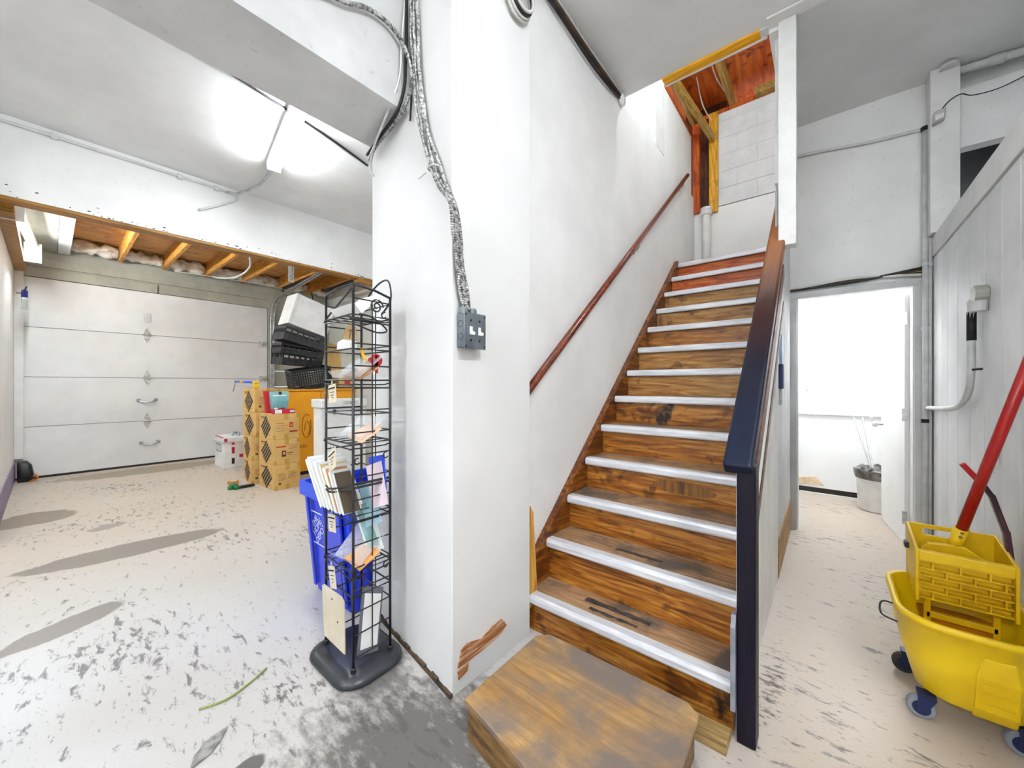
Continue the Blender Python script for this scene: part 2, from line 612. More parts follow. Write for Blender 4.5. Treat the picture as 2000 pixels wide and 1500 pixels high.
    stain_or_shade(0.04, 1.85, 0.36, 0.9, R(-8), '#52463c', 2.6, 0.98, 1.12, 0.85, 26, (1, 2.6, 1), 5)
    stain_or_shade(-0.45, 1.35, 0.2, 0.2, R(0), '#55504b', 1.2, 1.0, 1.3, 0.8, 9)
    nt.links.new(c, b.inputs['Base Color'])
    rr = ramp(nt, [(0.3, (0.3, 0.3, 0.3, 1)), (0.7, (0.6, 0.6, 0.6, 1))])
    nt.links.new(n1.outputs[0], rr.inputs[0])
    nt.links.new(rr.outputs[0], b.inputs['Roughness'])
    return m
FLOORM = floor_material()
BASEM = M('grimy_base_strip', '#5a4630', '#2f2419', rough=0.7, scale=14, stretch=(1, 1, 3))
TANBASE = M('tan_base_board', '#a9834a', '#8c6a38', rough=0.6, scale=8)
TORN = wood('torn_paper_brown', '#8a4a1c', '#b06a34', '#d8c0a4', 1, 0.7, 0.3, scale=5)

# ------------------------------------------------------------------ room shell
XH = -5.41     # garage header plane
XG = -8.40     # garage door plane
XW = -1.265    # stair wall face
ZC = 3.60
fl = struct(B('floor', FLOORM, (-8.7, 1.9, -4.8, 6.0, -0.12, 0.0)))
# main ceiling, cut out for the stairwell and the corner above the panelled room
ceil = setting('ceiling')
B('ceiling_panel', CEIL, (XH, 1.8, -4.6, 2.93, ZC, ZC + 0.12), ceil)
B('ceiling_panel', CEIL, (-0.29, 1.8, 2.93, 6.0, ZC, ZC + 0.12), ceil)
B('ceiling_panel', CEIL, (XH, -1.365, 2.93, 6.0, ZC, ZC + 0.12), ceil)
# walls behind the camera
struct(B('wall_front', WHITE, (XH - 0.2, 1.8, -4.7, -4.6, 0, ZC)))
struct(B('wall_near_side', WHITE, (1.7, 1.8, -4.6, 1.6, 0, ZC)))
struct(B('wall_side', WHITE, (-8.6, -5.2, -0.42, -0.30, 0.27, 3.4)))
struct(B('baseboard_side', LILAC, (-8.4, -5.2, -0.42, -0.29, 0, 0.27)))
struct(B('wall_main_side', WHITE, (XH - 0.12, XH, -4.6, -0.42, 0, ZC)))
struct(B('wall_garage_end', paint('garage_end_paint', '#e6e6e2', '#d6d6d0'), (-8.5, -1.365, 3.90, 4.0, 0, 3.6)))

# pillar at the foot of the stairs
P0, P1, P2, P3 = (-1.195, 1.06), (-2.03, 1.19), (-2.03, 1.59), (-1.19, 1.59)
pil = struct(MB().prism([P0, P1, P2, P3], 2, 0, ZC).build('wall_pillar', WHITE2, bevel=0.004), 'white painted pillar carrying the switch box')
mb = MB()
for k in range(16):
    t0, t1 = k / 16, (k + 1) / 16
    a = (P0[0] + (P1[0] - P0[0]) * t0, P0[1] + (P1[1] - P0[1]) * t0)
    bq = (P0[0] + (P1[0] - P0[0]) * t1, P0[1] + (P1[1] - P0[1]) * t1)
    hgt = 0.012 + 0.02 * random.random()
    mb.prism([(a[0], a[1] - 0.012), (bq[0], bq[1] - 0.012), (bq[0], bq[1] + 0.004), (a[0], a[1] + 0.004)], 2, 0.0005, hgt)
mb.build('grimy_base_edge', BASEM, pil, label='brown rotten strip along the foot of the pillar')
MB().prism([(1.087, .110), (1.107, .174), (1.143, .186), (1.2, .170), (1.231, .160), (1.28, .178), (1.316, .185), (1.36, .190), (1.389, .160), (1.401, .140), (1.37, .122), (1.334, .112), (1.231, .107), (1.152, .106)], 0, -1.1935, -1.188).build('torn_paint', TORN, pil, label='brown patch of torn paint')
MB().prism([(1.087, .095), (1.152, .099), (1.143, .067), (1.092, .057)], 0, -1.1935, -1.189).build('torn_paint', TORN, pil, label='small brown torn patch')

# beam from the camera side to the pillar
struct(B('ceiling_beam', paint('beam_paint', '#d2d3d3', '#c4c5c5', smudge=0.5, scale=3), (-1.99, -1.60, -4.6, 1.16, 2.64, ZC)), 'deep white boxed beam running to the pillar')

# stair wall
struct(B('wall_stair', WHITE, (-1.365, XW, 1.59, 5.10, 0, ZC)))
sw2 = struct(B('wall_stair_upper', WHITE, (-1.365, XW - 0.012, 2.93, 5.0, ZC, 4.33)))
B('corner_board', TRIMW, (-1.28, -1.262, 3.70, 3.95, ZC, 4.33), sw2)

# wall above and around the passage door
wb = setting('wall_back')
B('wall_section', WHITE, (-0.29, -0.21, 4.27, 4.37, 0, ZC), wb)
B('wall_section', WHITE, (-0.21, 0.53, 4.27, 4.37, 2.06, ZC), wb)
B('wall_section', WHITE, (0.53, 0.74, 4.27, 4.37, 0, ZC), wb)
B('wall_section', WHITE, (0.74, 1.8, 4.27, 4.37, 3.04, 3.47), wb)
B('wall_section', TRIMW, (0.74, 1.8, 4.33, 4.42, 3.47, ZC), wb)
dv = struct(B('wall_dark_recess', DARKV, (0.74, 1.8, 4.9, 5.0, 2.3, 3.5)))  # shadow above the panelled room is put into this wall's grey
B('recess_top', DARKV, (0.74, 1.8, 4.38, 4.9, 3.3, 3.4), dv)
struct(B('wall_far_side', WHITE, (1.7, 1.8, 1.6, 5.0, 0, ZC)))

# post standing on the panelled room beside the back wall
struct(B('trim_1', TRIMW, (0.588, 0.735, 4.12, 4.262, 2.41, ZC), bevel=0.004), 'white boxed post above the panelled wall')

# panelled wall beside the passage: boards with a level cap
wr = setting('wall_right')
y = 4.262
k = 0
PLM = [paint('plank_white_a', '#ececec', '#e0e0e0', smudge=0.3, scale=3), paint('plank_white_b', '#e6e6e7', '#dadadb', smudge=0.3, scale=3)]
for w_ in (0.10, 0.06, 0.16, 0.16, 0.25, 0.26, 0.25, 0.25, 0.22, 0.25, 0.25, 0.25, 0.25):
    B('plank', PLM[k % 2], (0.62, 0.66, y - w_ + 0.004, y, 0.0, 2.245), wr, bevel=0.004)
    y -= w_
    k += 1
yend = y
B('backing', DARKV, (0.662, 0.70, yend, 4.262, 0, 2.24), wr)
B('upper_board', TRIMW, (0.612, 0.70, yend, 4.262, 2.255, 2.40), wr, bevel=0.003)
B('end_panel', WHITE, (0.62, 1.7, yend - 0.04, yend, 0, 2.40), wr)
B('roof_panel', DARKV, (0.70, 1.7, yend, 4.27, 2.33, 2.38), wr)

# door casing and door into the back room
dr = setting('door_1')
CAS = paint('casing_paint', '#d2d3d4', '#c2c3c4', smudge=0.5, scale=4)
B('casing', CAS, (-0.318, -0.204, 4.245, 4.27, 0, 2.06), dr, bevel=0.004)
B('casing', CAS, (-0.272, -0.252, 4.235, 4.25, 0, 2.06), dr, bevel=0.003)
B('casing', CAS, (0.528, 0.605, 4.245, 4.27, 0, 2.06), dr, bevel=0.004)
B('casing', CAS, (-0.318, 0.605, 4.245, 4.27, 2.06, 2.115), dr, bevel=0.004)
B('jamb', TRIMW, (0.515, 0.53, 4.25, 4.40, 0, 2.06), dr)
B('jamb', TRIMW, (-0.21, -0.196, 4.27, 4.40, 0, 2.06), dr)
leaf = MB().bar((0.505, 4.40, 1.02), (0.425, 5.09, 1.02), 0.036, 2.03).build('door_leaf', BACKW, dr)
for z in (1.83, 1.05, 0.22):
    hb = MB().obox((0.487, 4.392, z), (0.030, 0.006, 0.10), (0, 0, R(-6))).build('hinge', STEEL, leaf)
MB().lathe([(0.006, 0), (0.012, 0.01), (0.012, 0.03), (0.027, 0.045), (0.03, 0.06), (0.02, 0.075), (0.004, 0.078)], (0, 0, 0), 14).build('knob_shape', STEEL, leaf)
kn = bpy.data.objects['knob_shape']
kn.name = 'door_knob'
kn.rotation_euler = (0, R(-90), R(6))
kn.location = (0.415, 5.02, 0.92)

# back room shell
struct(B('wall_back_room', BACKW, (-1.2, 1.5, 5.80, 5.9, 0.07, 2.75)))
br = struct(B('baseboard_back_room', M('black_gap_strip', '#15120f', '#4a4038', rough=0.8, scale=40, stretch=(2, 1, 4), lo=0.5, hi=0.62), (-1.2, 1.5, 5.805, 5.86, 0.0, 0.075)))
B('shoe_strip', TRIMW, (-1.2, 1.5, 5.77, 5.80, 0, 0.012), br)
struct(B('ceiling_back_room', BACKW, (-0.4, 1.4, 4.40, 5.82, 2.6, 2.7)))
struct(B('wall_back_room_side', BACKW, (1.1, 1.2, 4.40, 5.82, 0, 2.65)))
struct(B('wall_back_room_end', BACKW, (-0.42, -0.36, 4.40, 5.82, 0, 2.65)))
MB().prism([(-0.30, 0.10), (-0.02, 0.10), (-0.10, 0.20), (-0.30, 0.155)], 1, 5.794, 5.802).build('torn_paint', M('torn_tan_paint', '#e6d2b4', '#cdb08a', rough=0.8, scale=12), br)

# ------------------------------------------------------------------ stairs
X0, X1 = -1.222, -0.268
Y0, Z0, RUN, RISE = 1.566, 0.23, 0.225, 0.196
NST = 13
st = thing('staircase', 'steep wooden staircase with worn brown risers and pale metal nosings', 'staircase', (-0.75, 1.6, 0))
for i in range(NST):
    yn, zn = (Y0 + RUN * i, Z0 + RISE * i) if i else (1.602, 0.20)
    zb = 0.0 if i == 0 else (zn - RISE if i > 1 else 0.20)
    rm = RISER_RED if i >= 11 else (RISER_TAN if i in (6, 9, 10, 7) else RISER)
    B('riser', rm, (X0, X1, yn + 0.028, yn + 0.048, zb, zn - 0.03), st)
    if i < NST - 1:
        B('tread', TREAD, (X0, X1, yn + 0.004, (yn if i else 1.60) + RUN + 0.03, zn - 0.03, zn), st)
    prof = [(yn + 0.048, zn + 0.002), (yn + 0.004, zn + 0.002), (yn - 0.006, zn - 0.004), (yn - 0.010, zn - 0.014), (yn - 0.009, zn - 0.036), (yn - 0.004, zn - 0.044), (yn + 0.003, zn - 0.044), (yn + 0.003, zn), (yn + 0.048, zn)]
    MB().prism(prof, 0, X0 + 0.004, X1 - 0.004).build('nosing', NOSE, st)
zt = Z0 + RISE * (NST - 1)
yt = Y0 + RUN * (NST - 1)
def zl(yy):
    return Z0 + RISE * (yy - Y0) / RUN
MB().prism([(1.60, 0.0), (1.60, zl(1.60) + 0.02), (yt + 0.02, zl(yt + 0.02) + 0.02), (yt + 0.02, zt - 0.4), (1.95, 0.0)], 0, XW + 0.001, X0).build('stringer', STRING, st, label='dark stained stringer board against the wall')
B('bottom_plank', wood('bottom_plank_wood', '#6a5230', '#94784a', '#b89a68', 0, 0.6), (-0.62, -0.27, 1.50, 1.59, 0.0, 0.035), st)
# worn dark rub marks on the lowest treads
RUB = M('dark_rub_mark', '#2c2a2a', '#4a4542', rough=0.7, scale=30)
def rub(x0, x1, y0, y1, z):
    n = 9
    top = [(x0 + (x1 - x0) * k / n, y1 + random.uniform(-0.006, 0.006)) for k in range(n + 1)]
    bot = [(x0 + (x1 - x0) * k / n, y0 + random.uniform(-0.006, 0.006)) for k in range(n, -1, -1)]
    MB().prism(top + bot, 2, z, z + 0.0012).build('rub_mark', RUB, st)
rub(-0.95, -0.62, 1.735, 1.765, 0.20)
rub(-0.90, -0.66, 1.68, 1.70, 0.20)
rub(-0.86, -0.62, 1.90, 1.925, Z0 + RISE)
MB().prism([(-0.80, 0.71), (-0.74, 0.745), (-0.62, 0.75), (-0.52, 0.735), (-0.45, 0.71), (-0.46, 0.69), (-0.56, 0.675), (-0.72, 0.68)], 1, Y0 + 3 * RUN + 0.026, Y0 + 3 * RUN + 0.030).build('peeled_patch', wood('peeled_patch_wood', '#5a3408', '#84541a', '#9a6a28', 2, 0.4), st)

# landing and upper stairwell
land = struct(B('floor_landing', TREAD, (XW, -0.29, yt + 0.05, 5.10, zt - 0.05, zt - 0.001)))
wl = setting('wall_stair_back')
B('lower_panel', WHITE, (XW - 0.1, -0.29, 5.10, 5.2, zt - 0.3, 3.42), wl)
B('ledge_seam', DARKV, (-1.0, -0.29, 5.115, 5.2, 3.42, 3.428), wl)
zz = 3.43
rowi = 0
while zz < 4.5:
    xs = -1.0 - (0.2 if rowi % 2 else 0.0)
    while xs < -0.29:
        a, bb = max(xs, -1.0), min(xs + 0.4, -0.29)
        if bb - a > 0.03:
            B('block', BLOCKM, (a + 0.002, bb - 0.002, 5.10 + random.uniform(0, 0.002), 5.2, zz + 0.002, min(zz + 0.196, 4.53)), wl, bevel=0.003)
        xs += 0.4
    zz += 0.2
    rowi += 1
B('mortar', BLOCKM, (-1.0, -0.29, 5.106, 5.19, 3.43, 4.53), wl)
struct(B('wall_stair_side', WHITE, (-0.262, -0.228, 3.04, 5.10, 2.62, ZC)))
struct(B('wall_stair_side_upper', WHITE, (-0.288, -0.236, 2.955, 5.2, 3.56, 4.9)))
attic = setting('ceiling_attic')
B('plywood_sheet', REDPLY, (-2.2, -0.88, 2.5, 6.2, 4.74, 4.76), attic)
B('plywood_sheet', REDPLY, (-0.876, 0.3, 2.5, 6.2, 4.74, 4.76), attic)
B('rafter', BRACE, (-0.88, -0.835, 2.6, 5.6, 4.57, 4.74), attic)
B('rafter', BRACE, (-1.32, -1.28, 2.6, 5.6, 4.57, 4.74), attic)
B('blocking', STUDR, (-1.2, -0.89, 5.25, 5.29, 4.55, 4.74), attic)
B('blocking', STUDR, (-1.2, -0.30, 5.10, 5.2, 4.53, 4.58), attic)
B('blocking', BRACE, (-0.62, -0.30, 5.02, 5.10, 4.54, 4.62), attic)
MB().bar((-1.27, 4.10, 4.56), (-1.05, 5.06, 4.24), 0.045, 0.085).build('brace', BRACE, attic)
B('back_sheet', REDPLY, (-2.2, 0.3, 5.9, 5.95, 4.2, 4.8), attic)
B('plate', STUDR, (-1.34, -1.268, 3.0, 5.05, 4.33, 4.37), attic)
stud = setting('wall_stud_bay')
B('stud', STUDR, (-1.277, -1.20, 5.06, 5.14, 3.40, 4.5), stud, bevel=0.003)
B('stud', STUDY, (-1.095, -1.0, 5.07, 5.16, 3.36, 4.56), stud, bevel=0.003)
B('back_board', DARKWD, (-1.4, -0.95, 5.22, 5.26, 3.2, 4.8), stud)
# opening edge
oe = setting('trim_2')
B('joist', YJOIST, (-0.955, -0.335, 2.93, 3.00, 3.585, 3.75), oe, bevel=0.002)
B('drywall_edge', TRIMW, (-0.955, -0.30, 3.002, 3.018, 3.582, 3.72), oe)
B('joist_end', PIPEW, (-0.335, -0.29, 2.93, 3.0, 3.588, 3.75), oe)
B('ceiling_lip', CEIL, (-1.265, -0.955, 2.93, 2.94, 3.6, 3.72), oe)
# cross beam and post over the banister
struct(B('trim_3', TRIMW, (-0.29, 1.7, 2.86, 2.95, ZC - 0.015, ZC - 0.001), bevel=0.003), 'white flat beam across the ceiling beside the stair opening')
struct(B('trim_4', TRIMW, (-0.235, -0.144, 2.93, 3.03, 2.17, ZC - 0.016), bevel=0.003), 'white square post from the banister to the ceiling')

# ------------------------------------------------------------------ banister
bn = thing('banister', 'stair banister with a wide cap rail, dark brown above and navy below', 'banister', (-0.24, 1.62, 0))
sl = 0.871
def zcap(yy):
    return 0.985 + sl * (yy - 1.57)
MB().bar((-0.247, 1.575, zcap(1.575)), (-0.247, 4.2, zcap(4.2)), 0.094, 0.055).build('cap_rail', CAPM, bn, bevel=0.012, seg=3)
B('newel_post', NEWEL, (-0.252, -0.192, 1.585, 1.665, 0.0, zcap(1.62) - 0.02), bn, bevel=0.006)
MB().prism([(1.67, 0), (1.67, zcap(1.67) - 0.045), (3.09, zcap(3.09) - 0.045), (3.09, 0)], 0, -0.266, -0.25).build('side_panel', TRIMW, bn)
MB().prism([(1.67, zcap(1.67) - 0.52), (1.67, zcap(1.67) - 0.03), (2.92, zcap(2.92) - 0.03), (2.92, zcap(2.92) - 0.52)], 0, -0.25, -0.222).build('infill_board', TRIMW, bn)
MB().bar((-0.212, 1.66, zcap(1.66) - 0.135), (-0.212, 2.90, zcap(2.90) - 0.135), 0.02, 0.075).build('lower_rail', RAILBR, bn)
MB().bar((-0.214, 1.66, zcap(1.66) - 0.235), (-0.214, 2.90, zcap(2.90) - 0.235), 0.024, 0.06).build('painted_rail', TRIMW, bn)
MB().bar((-0.212, 1.66, zcap(1.66) - 0.35), (-0.212, 2.90, zcap(2.90) - 0.35), 0.018, 0.05).build('lower_rail', RAILBR, bn)
MB().prism([(1.565, 0.12), (1.565, 0.42), (1.585, 0.46), (1.62, 0.46), (1.62, 0.12)], 0, -0.268, -0.253).build('corner_guard', M('grey_corner_guard', '#8a8e9a', '#70747e', rough=0.4, scale=10), bn)
# boarded wall under the far part of the stairs
us = setting('wall_under_stair')
for k in range(4):
    B('plank', paint('understair_grey', '#cfd0d1', '#bfc0c1', smudge=0.5, scale=4), (-0.266, -0.252, 3.10 + 0.285 * k, 3.38 + 0.285 * k, 0.26, 2.6), us, bevel=0.003)
B('base_board', TANBASE, (-0.266, -0.246, 3.10, 4.24, 0, 0.26), us)
# box step in front
pf = thing('platform_step', 'worn plywood box step lying before the lowest stair', 'step', (-0.72, 1.2, 0))
MB().prism([(-1.03, 0.975), (-1.035, 1.43), (-0.99, 1.478), (-0.39, 1.482), (-0.345, 1.45), (-0.33, 0.85)], 2, 0.118, 0.14).build('top_sheet', PLY, pf, bevel=0.004)
B('frame_board', PLYEDGE, (-1.0, -0.37, 1.435, 1.47, 0, 0.118), pf)
MB().bar((-1.01, 0.99, 0.059), (-0.36, 0.87, 0.059), 0.03, 0.118).build('frame_board', PLYEDGE, pf)
B('frame_board', PLYEDGE, (-1.015, -0.985, 1.01, 1.43, 0, 0.118), pf)
B('frame_board', PLYEDGE, (-0.385, -0.355, 0.91, 1.43, 0, 0.118), pf)
# raw lath leaning at the pillar's corner
tag(MB().prism([(1.60, 0.13), (1.66, 0.17), (1.625, 0.62), (1.60, 0.66)], 0, -1.215, -1.192).build('wood_lath', LATH), 'raw yellow wood strip between the pillar and the lowest step', 'wood strip')

# handrail on the stair wall
hr = thing('wall_handrail', 'thin reddish brown handrail sloping up the white stair wall', 'handrail', (-1.215, 1.6, 1.2))
MB().tube([(-1.215, 1.57, 1.235), (-1.215, 4.60, 3.665)], 0.022, 10).build('rail', RAILWD, hr, smooth=True)
for yy in (3.15, 4.45):
    zz = 1.235 + (yy - 1.57) * 0.802
    b1 = MB().tube(spath([(-1.264, yy, zz - 0.075), (-1.235, yy, zz - 0.07), (-1.217, yy, zz - 0.045), (-1.215, yy, zz - 0.015)], 4), 0.007, 6)
    b1.lathe([(0.028, 0), (0.028, 0.004), (0.01, 0.008)], (-1.2645, yy, zz - 0.075), 14, 0)
    b1.build('bracket', STEEL, hr, smooth=True)

# ------------------------------------------------------------------ garage bay
hd = struct(B('wall_header', WHITE, (XH - 0.15, XH, -0.42, 3.90, 2.912, ZC)), 'white header over the garage bay')
B('timber', LVL, (XH - 0.155, XH - 0.006, -0.42, 3.90, 2.885, 2.91), hd)
MB().bar((-5.48, 2.95, 2.86), (-5.48, 3.45, 2.86), 0.15, 0.045).build('timber_block', LVL, hd)
fk = MB()
for k in range(70):
    yy = -0.3 + 4.1 * random.random()
    zz = 2.915 + 0.09 * random.random() ** 1.6
    w_ = random.uniform(0.004, 0.022)
    fk.box(XH - 0.001, XH + 0.0012, yy, yy + w_, zz, zz + random.uniform(0.003, 0.011))
CHIP = M('chipped_dark', '#3a3c44', '#1e2026', rough=0.8)
fk.build('paint_chips', CHIP, hd)
gd = setting('door_2', label='white sectional garage door with strap hinges and pull handles')
ZD = 2.77
for k in range(4):
    z0 = 0.025 + k * (ZD - 0.025) / 4
    z1 = 0.025 + (k + 1) * (ZD - 0.025) / 4
    B('door_section', DOORW, (XG - 0.05, XG, -0.30, 2.70, z0 + 0.003, z1 - 0.003), gd, bevel=0.004)
B('light_stop_backing', GREYB, (XG - 0.07, XG - 0.052, -0.40, 2.80, 0.0, ZD + 0.05), gd)  # unseen backing added to stop light leaking through the section gaps
B('bottom_seal', CABLEB, (XG - 0.05, XG + 0.01, -0.30, 2.70, 0.0, 0.026), gd)
HING = M('bright_zinc', '#e2e2e0', '#b8b8b6', rough=0.35, metal=0.7, scale=30)
for k in (1, 2, 3):
    zj = 0.025 + k * (ZD - 0.025) / 4
    h = MB().prism([(0.96, zj + 0.012), (1.035, zj + 0.012), (1.035, zj + 0.045), (0.998, zj + 0.13), (0.96, zj + 0.045)], 0, XG, XG + 0.008)
    h.prism([(0.96, zj - 0.012), (0.96, zj - 0.045), (0.998, zj - 0.13), (1.035, zj - 0.045), (1.035, zj - 0.012)], 0, XG, XG + 0.008)
    h.tube([(XG + 0.012, 0.95, zj), (XG + 0.012, 1.045, zj)], 0.016, 8)
    h.build('strap_hinge', HING, gd)
for z0, yo in ((1.02, 0.0), (0.34, 0.03)):
    h = MB().tube(spath([(XG, 0.90 + yo, z0 + 0.02), (XG + 0.03, 0.93 + yo, z0), (XG + 0.045, 1.0 + yo, z0 - 0.012), (XG + 0.03, 1.07 + yo, z0 + 0.005), (XG, 1.10 + yo, z0 + 0.025)], 4), 0.012, 6)
    h.box(XG, XG + 0.006, 0.875 + yo, 0.925 + yo, z0 - 0.005, z0 + 0.045).box(XG, XG + 0.006, 1.075 + yo, 1.125 + yo, z0, z0 + 0.05)
    h.build('pull_handle', STEEL, gd)
B('latch_plate', PIPEW, (XG, XG + 0.008, 0.96, 1.04, 2.28, 2.44), gd)
for zj in (2.06, 1.40, 0.71):
    h = MB().box(XG, XG + 0.012, 2.56, 2.68, zj - 0.05, zj + 0.05)
    h.tube([(XG + 0.02, 2.60, zj), (XG + 0.05, 2.74, zj)], 0.012, 6)
    h.build('roller_bracket', HING, gd)
wg = setting('wall_garage_front')
B('board', GREYB, (XG - 0.12, XG - 0.02, -0.30, 3.90, 2.775, 3.45), wg)
B('board', GREYB, (XG - 0.02, XG + 0.012, -0.30, 1.12, 2.775, 2.90), wg, bevel=0.003)
B('board', GREYB, (XG - 0.02, XG + 0.010, 1.14, 2.72, 2.775, 2.93), wg, bevel=0.003)
B('board', GREYB, (XG - 0.02, XG + 0.004, -0.30, 3.90, 2.935, 3.05), wg, bevel=0.003)
for k in range(9):
    B('siding_board', GREYB, (XG - 0.12, XG - 0.01 + 0.004 * (k % 2), 2.78, 3.90, 0.01 + k * 0.31, 0.312 + k * 0.31), wg, bevel=0.004)
B('jamb_post', GREYB, (XG - 0.1, XG + 0.03, 2.71, 2.80, 0, 2.93), wg, bevel=0.003)

cg = setting('ceiling_garage')
B('plywood_sheet', PLYDECK, (-8.45, -6.95, -0.35, 3.9, 3.37, 3.39), cg)
B('plywood_sheet', PLYDECK, (-6.945, XH - 0.14, -0.35, 3.9, 3.37, 3.39), cg)
for yj in (0.69, 1.19, 1.73, 2.26, 2.86, 3.40):
    B('joist', JOIST, (-8.35, XH - 0.155, yj - 0.022, yj + 0.022, 3.16, 3.37), cg, bevel=0.003)
B('soffit_panel', GREYB, (-8.35, XH - 0.16, -0.30, 0.07, 3.15, 3.17), cg)
B('soffit_edge', TRIMW, (-8.35, XH - 0.16, 0.075, 0.19, 3.14, 3.37), cg, bevel=0.003)
bays = [(0.20, 0.66), (0.72, 1.16), (1.22, 1.70), (1.76, 2.23), (2.29, 2.83), (2.89, 3.37), (3.43, 3.88)]
for (a, b_) in bays:
    rings = []
    n = 10
    for k in range(n + 1):
        yy = a + (b_ - a) * k / n
        rr = 0.085 + random.uniform(-0.02, 0.025)
        zc_ = 3.27 + random.uniform(-0.015, 0.015)
        rings.append([(-8.26 + (rr * 1.1 + random.uniform(-0.012, 0.012)) * math.cos(2 * math.pi * q / 10), yy, zc_ + (rr + random.uniform(-0.015, 0.015)) * math.sin(2 * math.pi * q / 10)) for q in range(10)])
    MB().loft(rings).build('insulation_batt', INSUL, cg, smooth=True)
pl = setting('trim_5', label='two raw timber plates along the top of the garage side wall')
B('timber_plate', LVL, (-8.3, -5.6, -0.30, -0.20, 2.82, 2.90), pl, bevel=0.003)
B('timber_plate', LVL, (-8.3, -5.6, -0.30, -0.215, 2.905, 2.99), pl, bevel=0.003)
struct(B('trim_6', TRIMW, (-8.38, -8.30, -0.298, -0.22, 0.3, 2.81)), 'white upright beside the garage door')

# door track
tk = thing('garage_door_track', 'galvanised garage door track curving up under the joists', 'door track', (-8.3, 2.74, 0))
tp = spath([(-8.32, 2.76, 0.02), (-8.32, 2.76, 1.3), (-8.32, 2.76, 2.35), (-8.25, 2.76, 2.72), (-8.0, 2.76, 2.92), (-7.2, 2.76, 3.0), (-6.05, 2.76, 3.10)], 6)
m1 = MB()
for dy in (-0.028, 0.028):
    m1.tube([(p.x, p.y + dy, p.z) for p in tp], 0.013, 6)
m1.build('rail', STEEL, tk, smooth=True)
m2 = MB()
for p, q in zip(tp, tp[1:]):
    m2.bar((p.x - 0.008, p.y, p.z - 0.004), (q.x - 0.008, q.y, q.z - 0.004), 0.05, 0.004, (1, 0, 0.3))
m2.build('web', STEEL, tk)
for z in (0.5, 1.5, 2.3):
    B('bracket', STEEL, (-8.40, -8.31, 2.785, 2.80, z - 0.03, z + 0.03), tk)
tag(MB().tube([(-8.0, 2.85, 3.128), (-5.62, 2.85, 3.128)], 0.03, 8).build('black_pipe', CABLEB), 'black pipe slung under the garage joists beside the track', 'pipe')
tag(MB().tube(spath([(-6.3, 1.80, 3.13), (-6.5, 1.86, 3.0), (-6.9, 1.80, 2.92), (-7.6, 1.75, 3.02), (-8.1, 1.78, 3.14)], 6), 0.014, 6).build('white_cable', CABLEW, smooth=True), 'white cable looping below a garage joist', 'cable')
tag(MB().tube(spath([(-8.2, 1.3, 3.14), (-8.1, 2.4, 3.15), (-8.15, 3.2, 3.12)], 6), 0.008, 6).build('thin_white_cable', CABLEW, smooth=True), 'thin white cable stapled across the joist ends', 'cable')
tg = thing('paper_strip', 'white paper strip with handwriting hanging from a garage joist', 'note', (-6.2, 2.29, 2.8))
MB().box(-6.204, -6.2, 2.27, 2.35, 2.83, 3.16).build('strip', M('note_paper', '#f4f4f2', '#e8e8e4', rough=0.7), tg)
sc = MB()
for k in range(7):
    sc.tube(spath([(-6.198, 2.285 + random.random() * 0.05, 2.87 + 0.035 * k), (-6.198, 2.30 + random.random() * 0.04, 2.885 + 0.035 * k), (-6.198, 2.285 + random.random() * 0.05, 2.895 + 0.035 * k)], 3), 0.003, 4)
INKB = M('blue_ink', '#1c2c6c', '#26387c', rough=0.6)
sc.build('handwriting', INKB, tg)
tag(MB().tube(spath([(-8.2, 2.87, 3.155), (-8.0, 3.0, 2.90), (-7.9, 3.2, 2.80), (-8.0, 3.38, 2.95), (-8.1, 3.40, 3.155)], 6), 0.01, 6).build('dangling_cable', CABLEB, smooth=True), 'black cable drooping in front of the garage back boards', 'cable')
tag(MB().tube(spath([(-5.9, 3.40, 3.132), (-6.4, 3.30, 3.06), (-7.2, 3.32, 3.05), (-7.6, 3.40, 3.132)], 6), 0.028, 8).build('black_hose', CABLEB, smooth=True), 'thick black hose lying under the joists past the track', 'hose')

# hanging spray tool and black boot by the side wall
bt = thing('hanging_spray_bottle', 'small blue and grey spray bottle hung on the garage side wall', 'spray bottle', (-7.9, -0.25, 2.3))
MB().obox((-7.88, -0.20, 2.33), (0.05, 0.05, 0.16), (0, R(30), 0)).build('bottle', M('grey_bottle', '#b9b9b4', '#a4a49e'), bt, bevel=0.01)
MB().obox((-7.85, -0.20, 2.44), (0.06, 0.055, 0.10), (0, R(30), 0)).build('spray_head', M('navy_plastic', '#1c1c60', '#26267c'), bt, bevel=0.01)
MB().tube([(-7.80, -0.2, 2.46), (-7.70, -0.18, 2.52)], 0.008, 6).build('nozzle', BLACKP, bt)
MB().tube([(-7.95, -0.27, 2.46), (-7.95, -0.22, 2.46), (-7.86, -0.2, 2.47)], 0.007, 6).build('hook', BLACKP, bt)
bo = thing('rubber_bumper', 'black rubber bumper at the lower corner of the garage door', 'bumper', (-8.27, -0.22, 0))
MB().loft([rrect(-8.30, -8.18, -0.27, -0.14, 0.04, 0.0), rrect(-8.30, -8.16, -0.27, -0.13, 0.04, 0.10), rrect(-8.30, -8.19, -0.27, -0.15, 0.04, 0.22), rrect(-8.30, -8.24, -0.27, -0.19, 0.02, 0.27)]).build('body', BLACKP, bo, smooth=True)
MB().tube(spath([(-8.15, -0.16, 0.01), (-8.10, -0.10, 0.05), (-8.14, -0.12, 0.10)], 4), 0.012, 6).build('orange_loop', M('orange_cord', '#e07818', '#c86410'), bo)

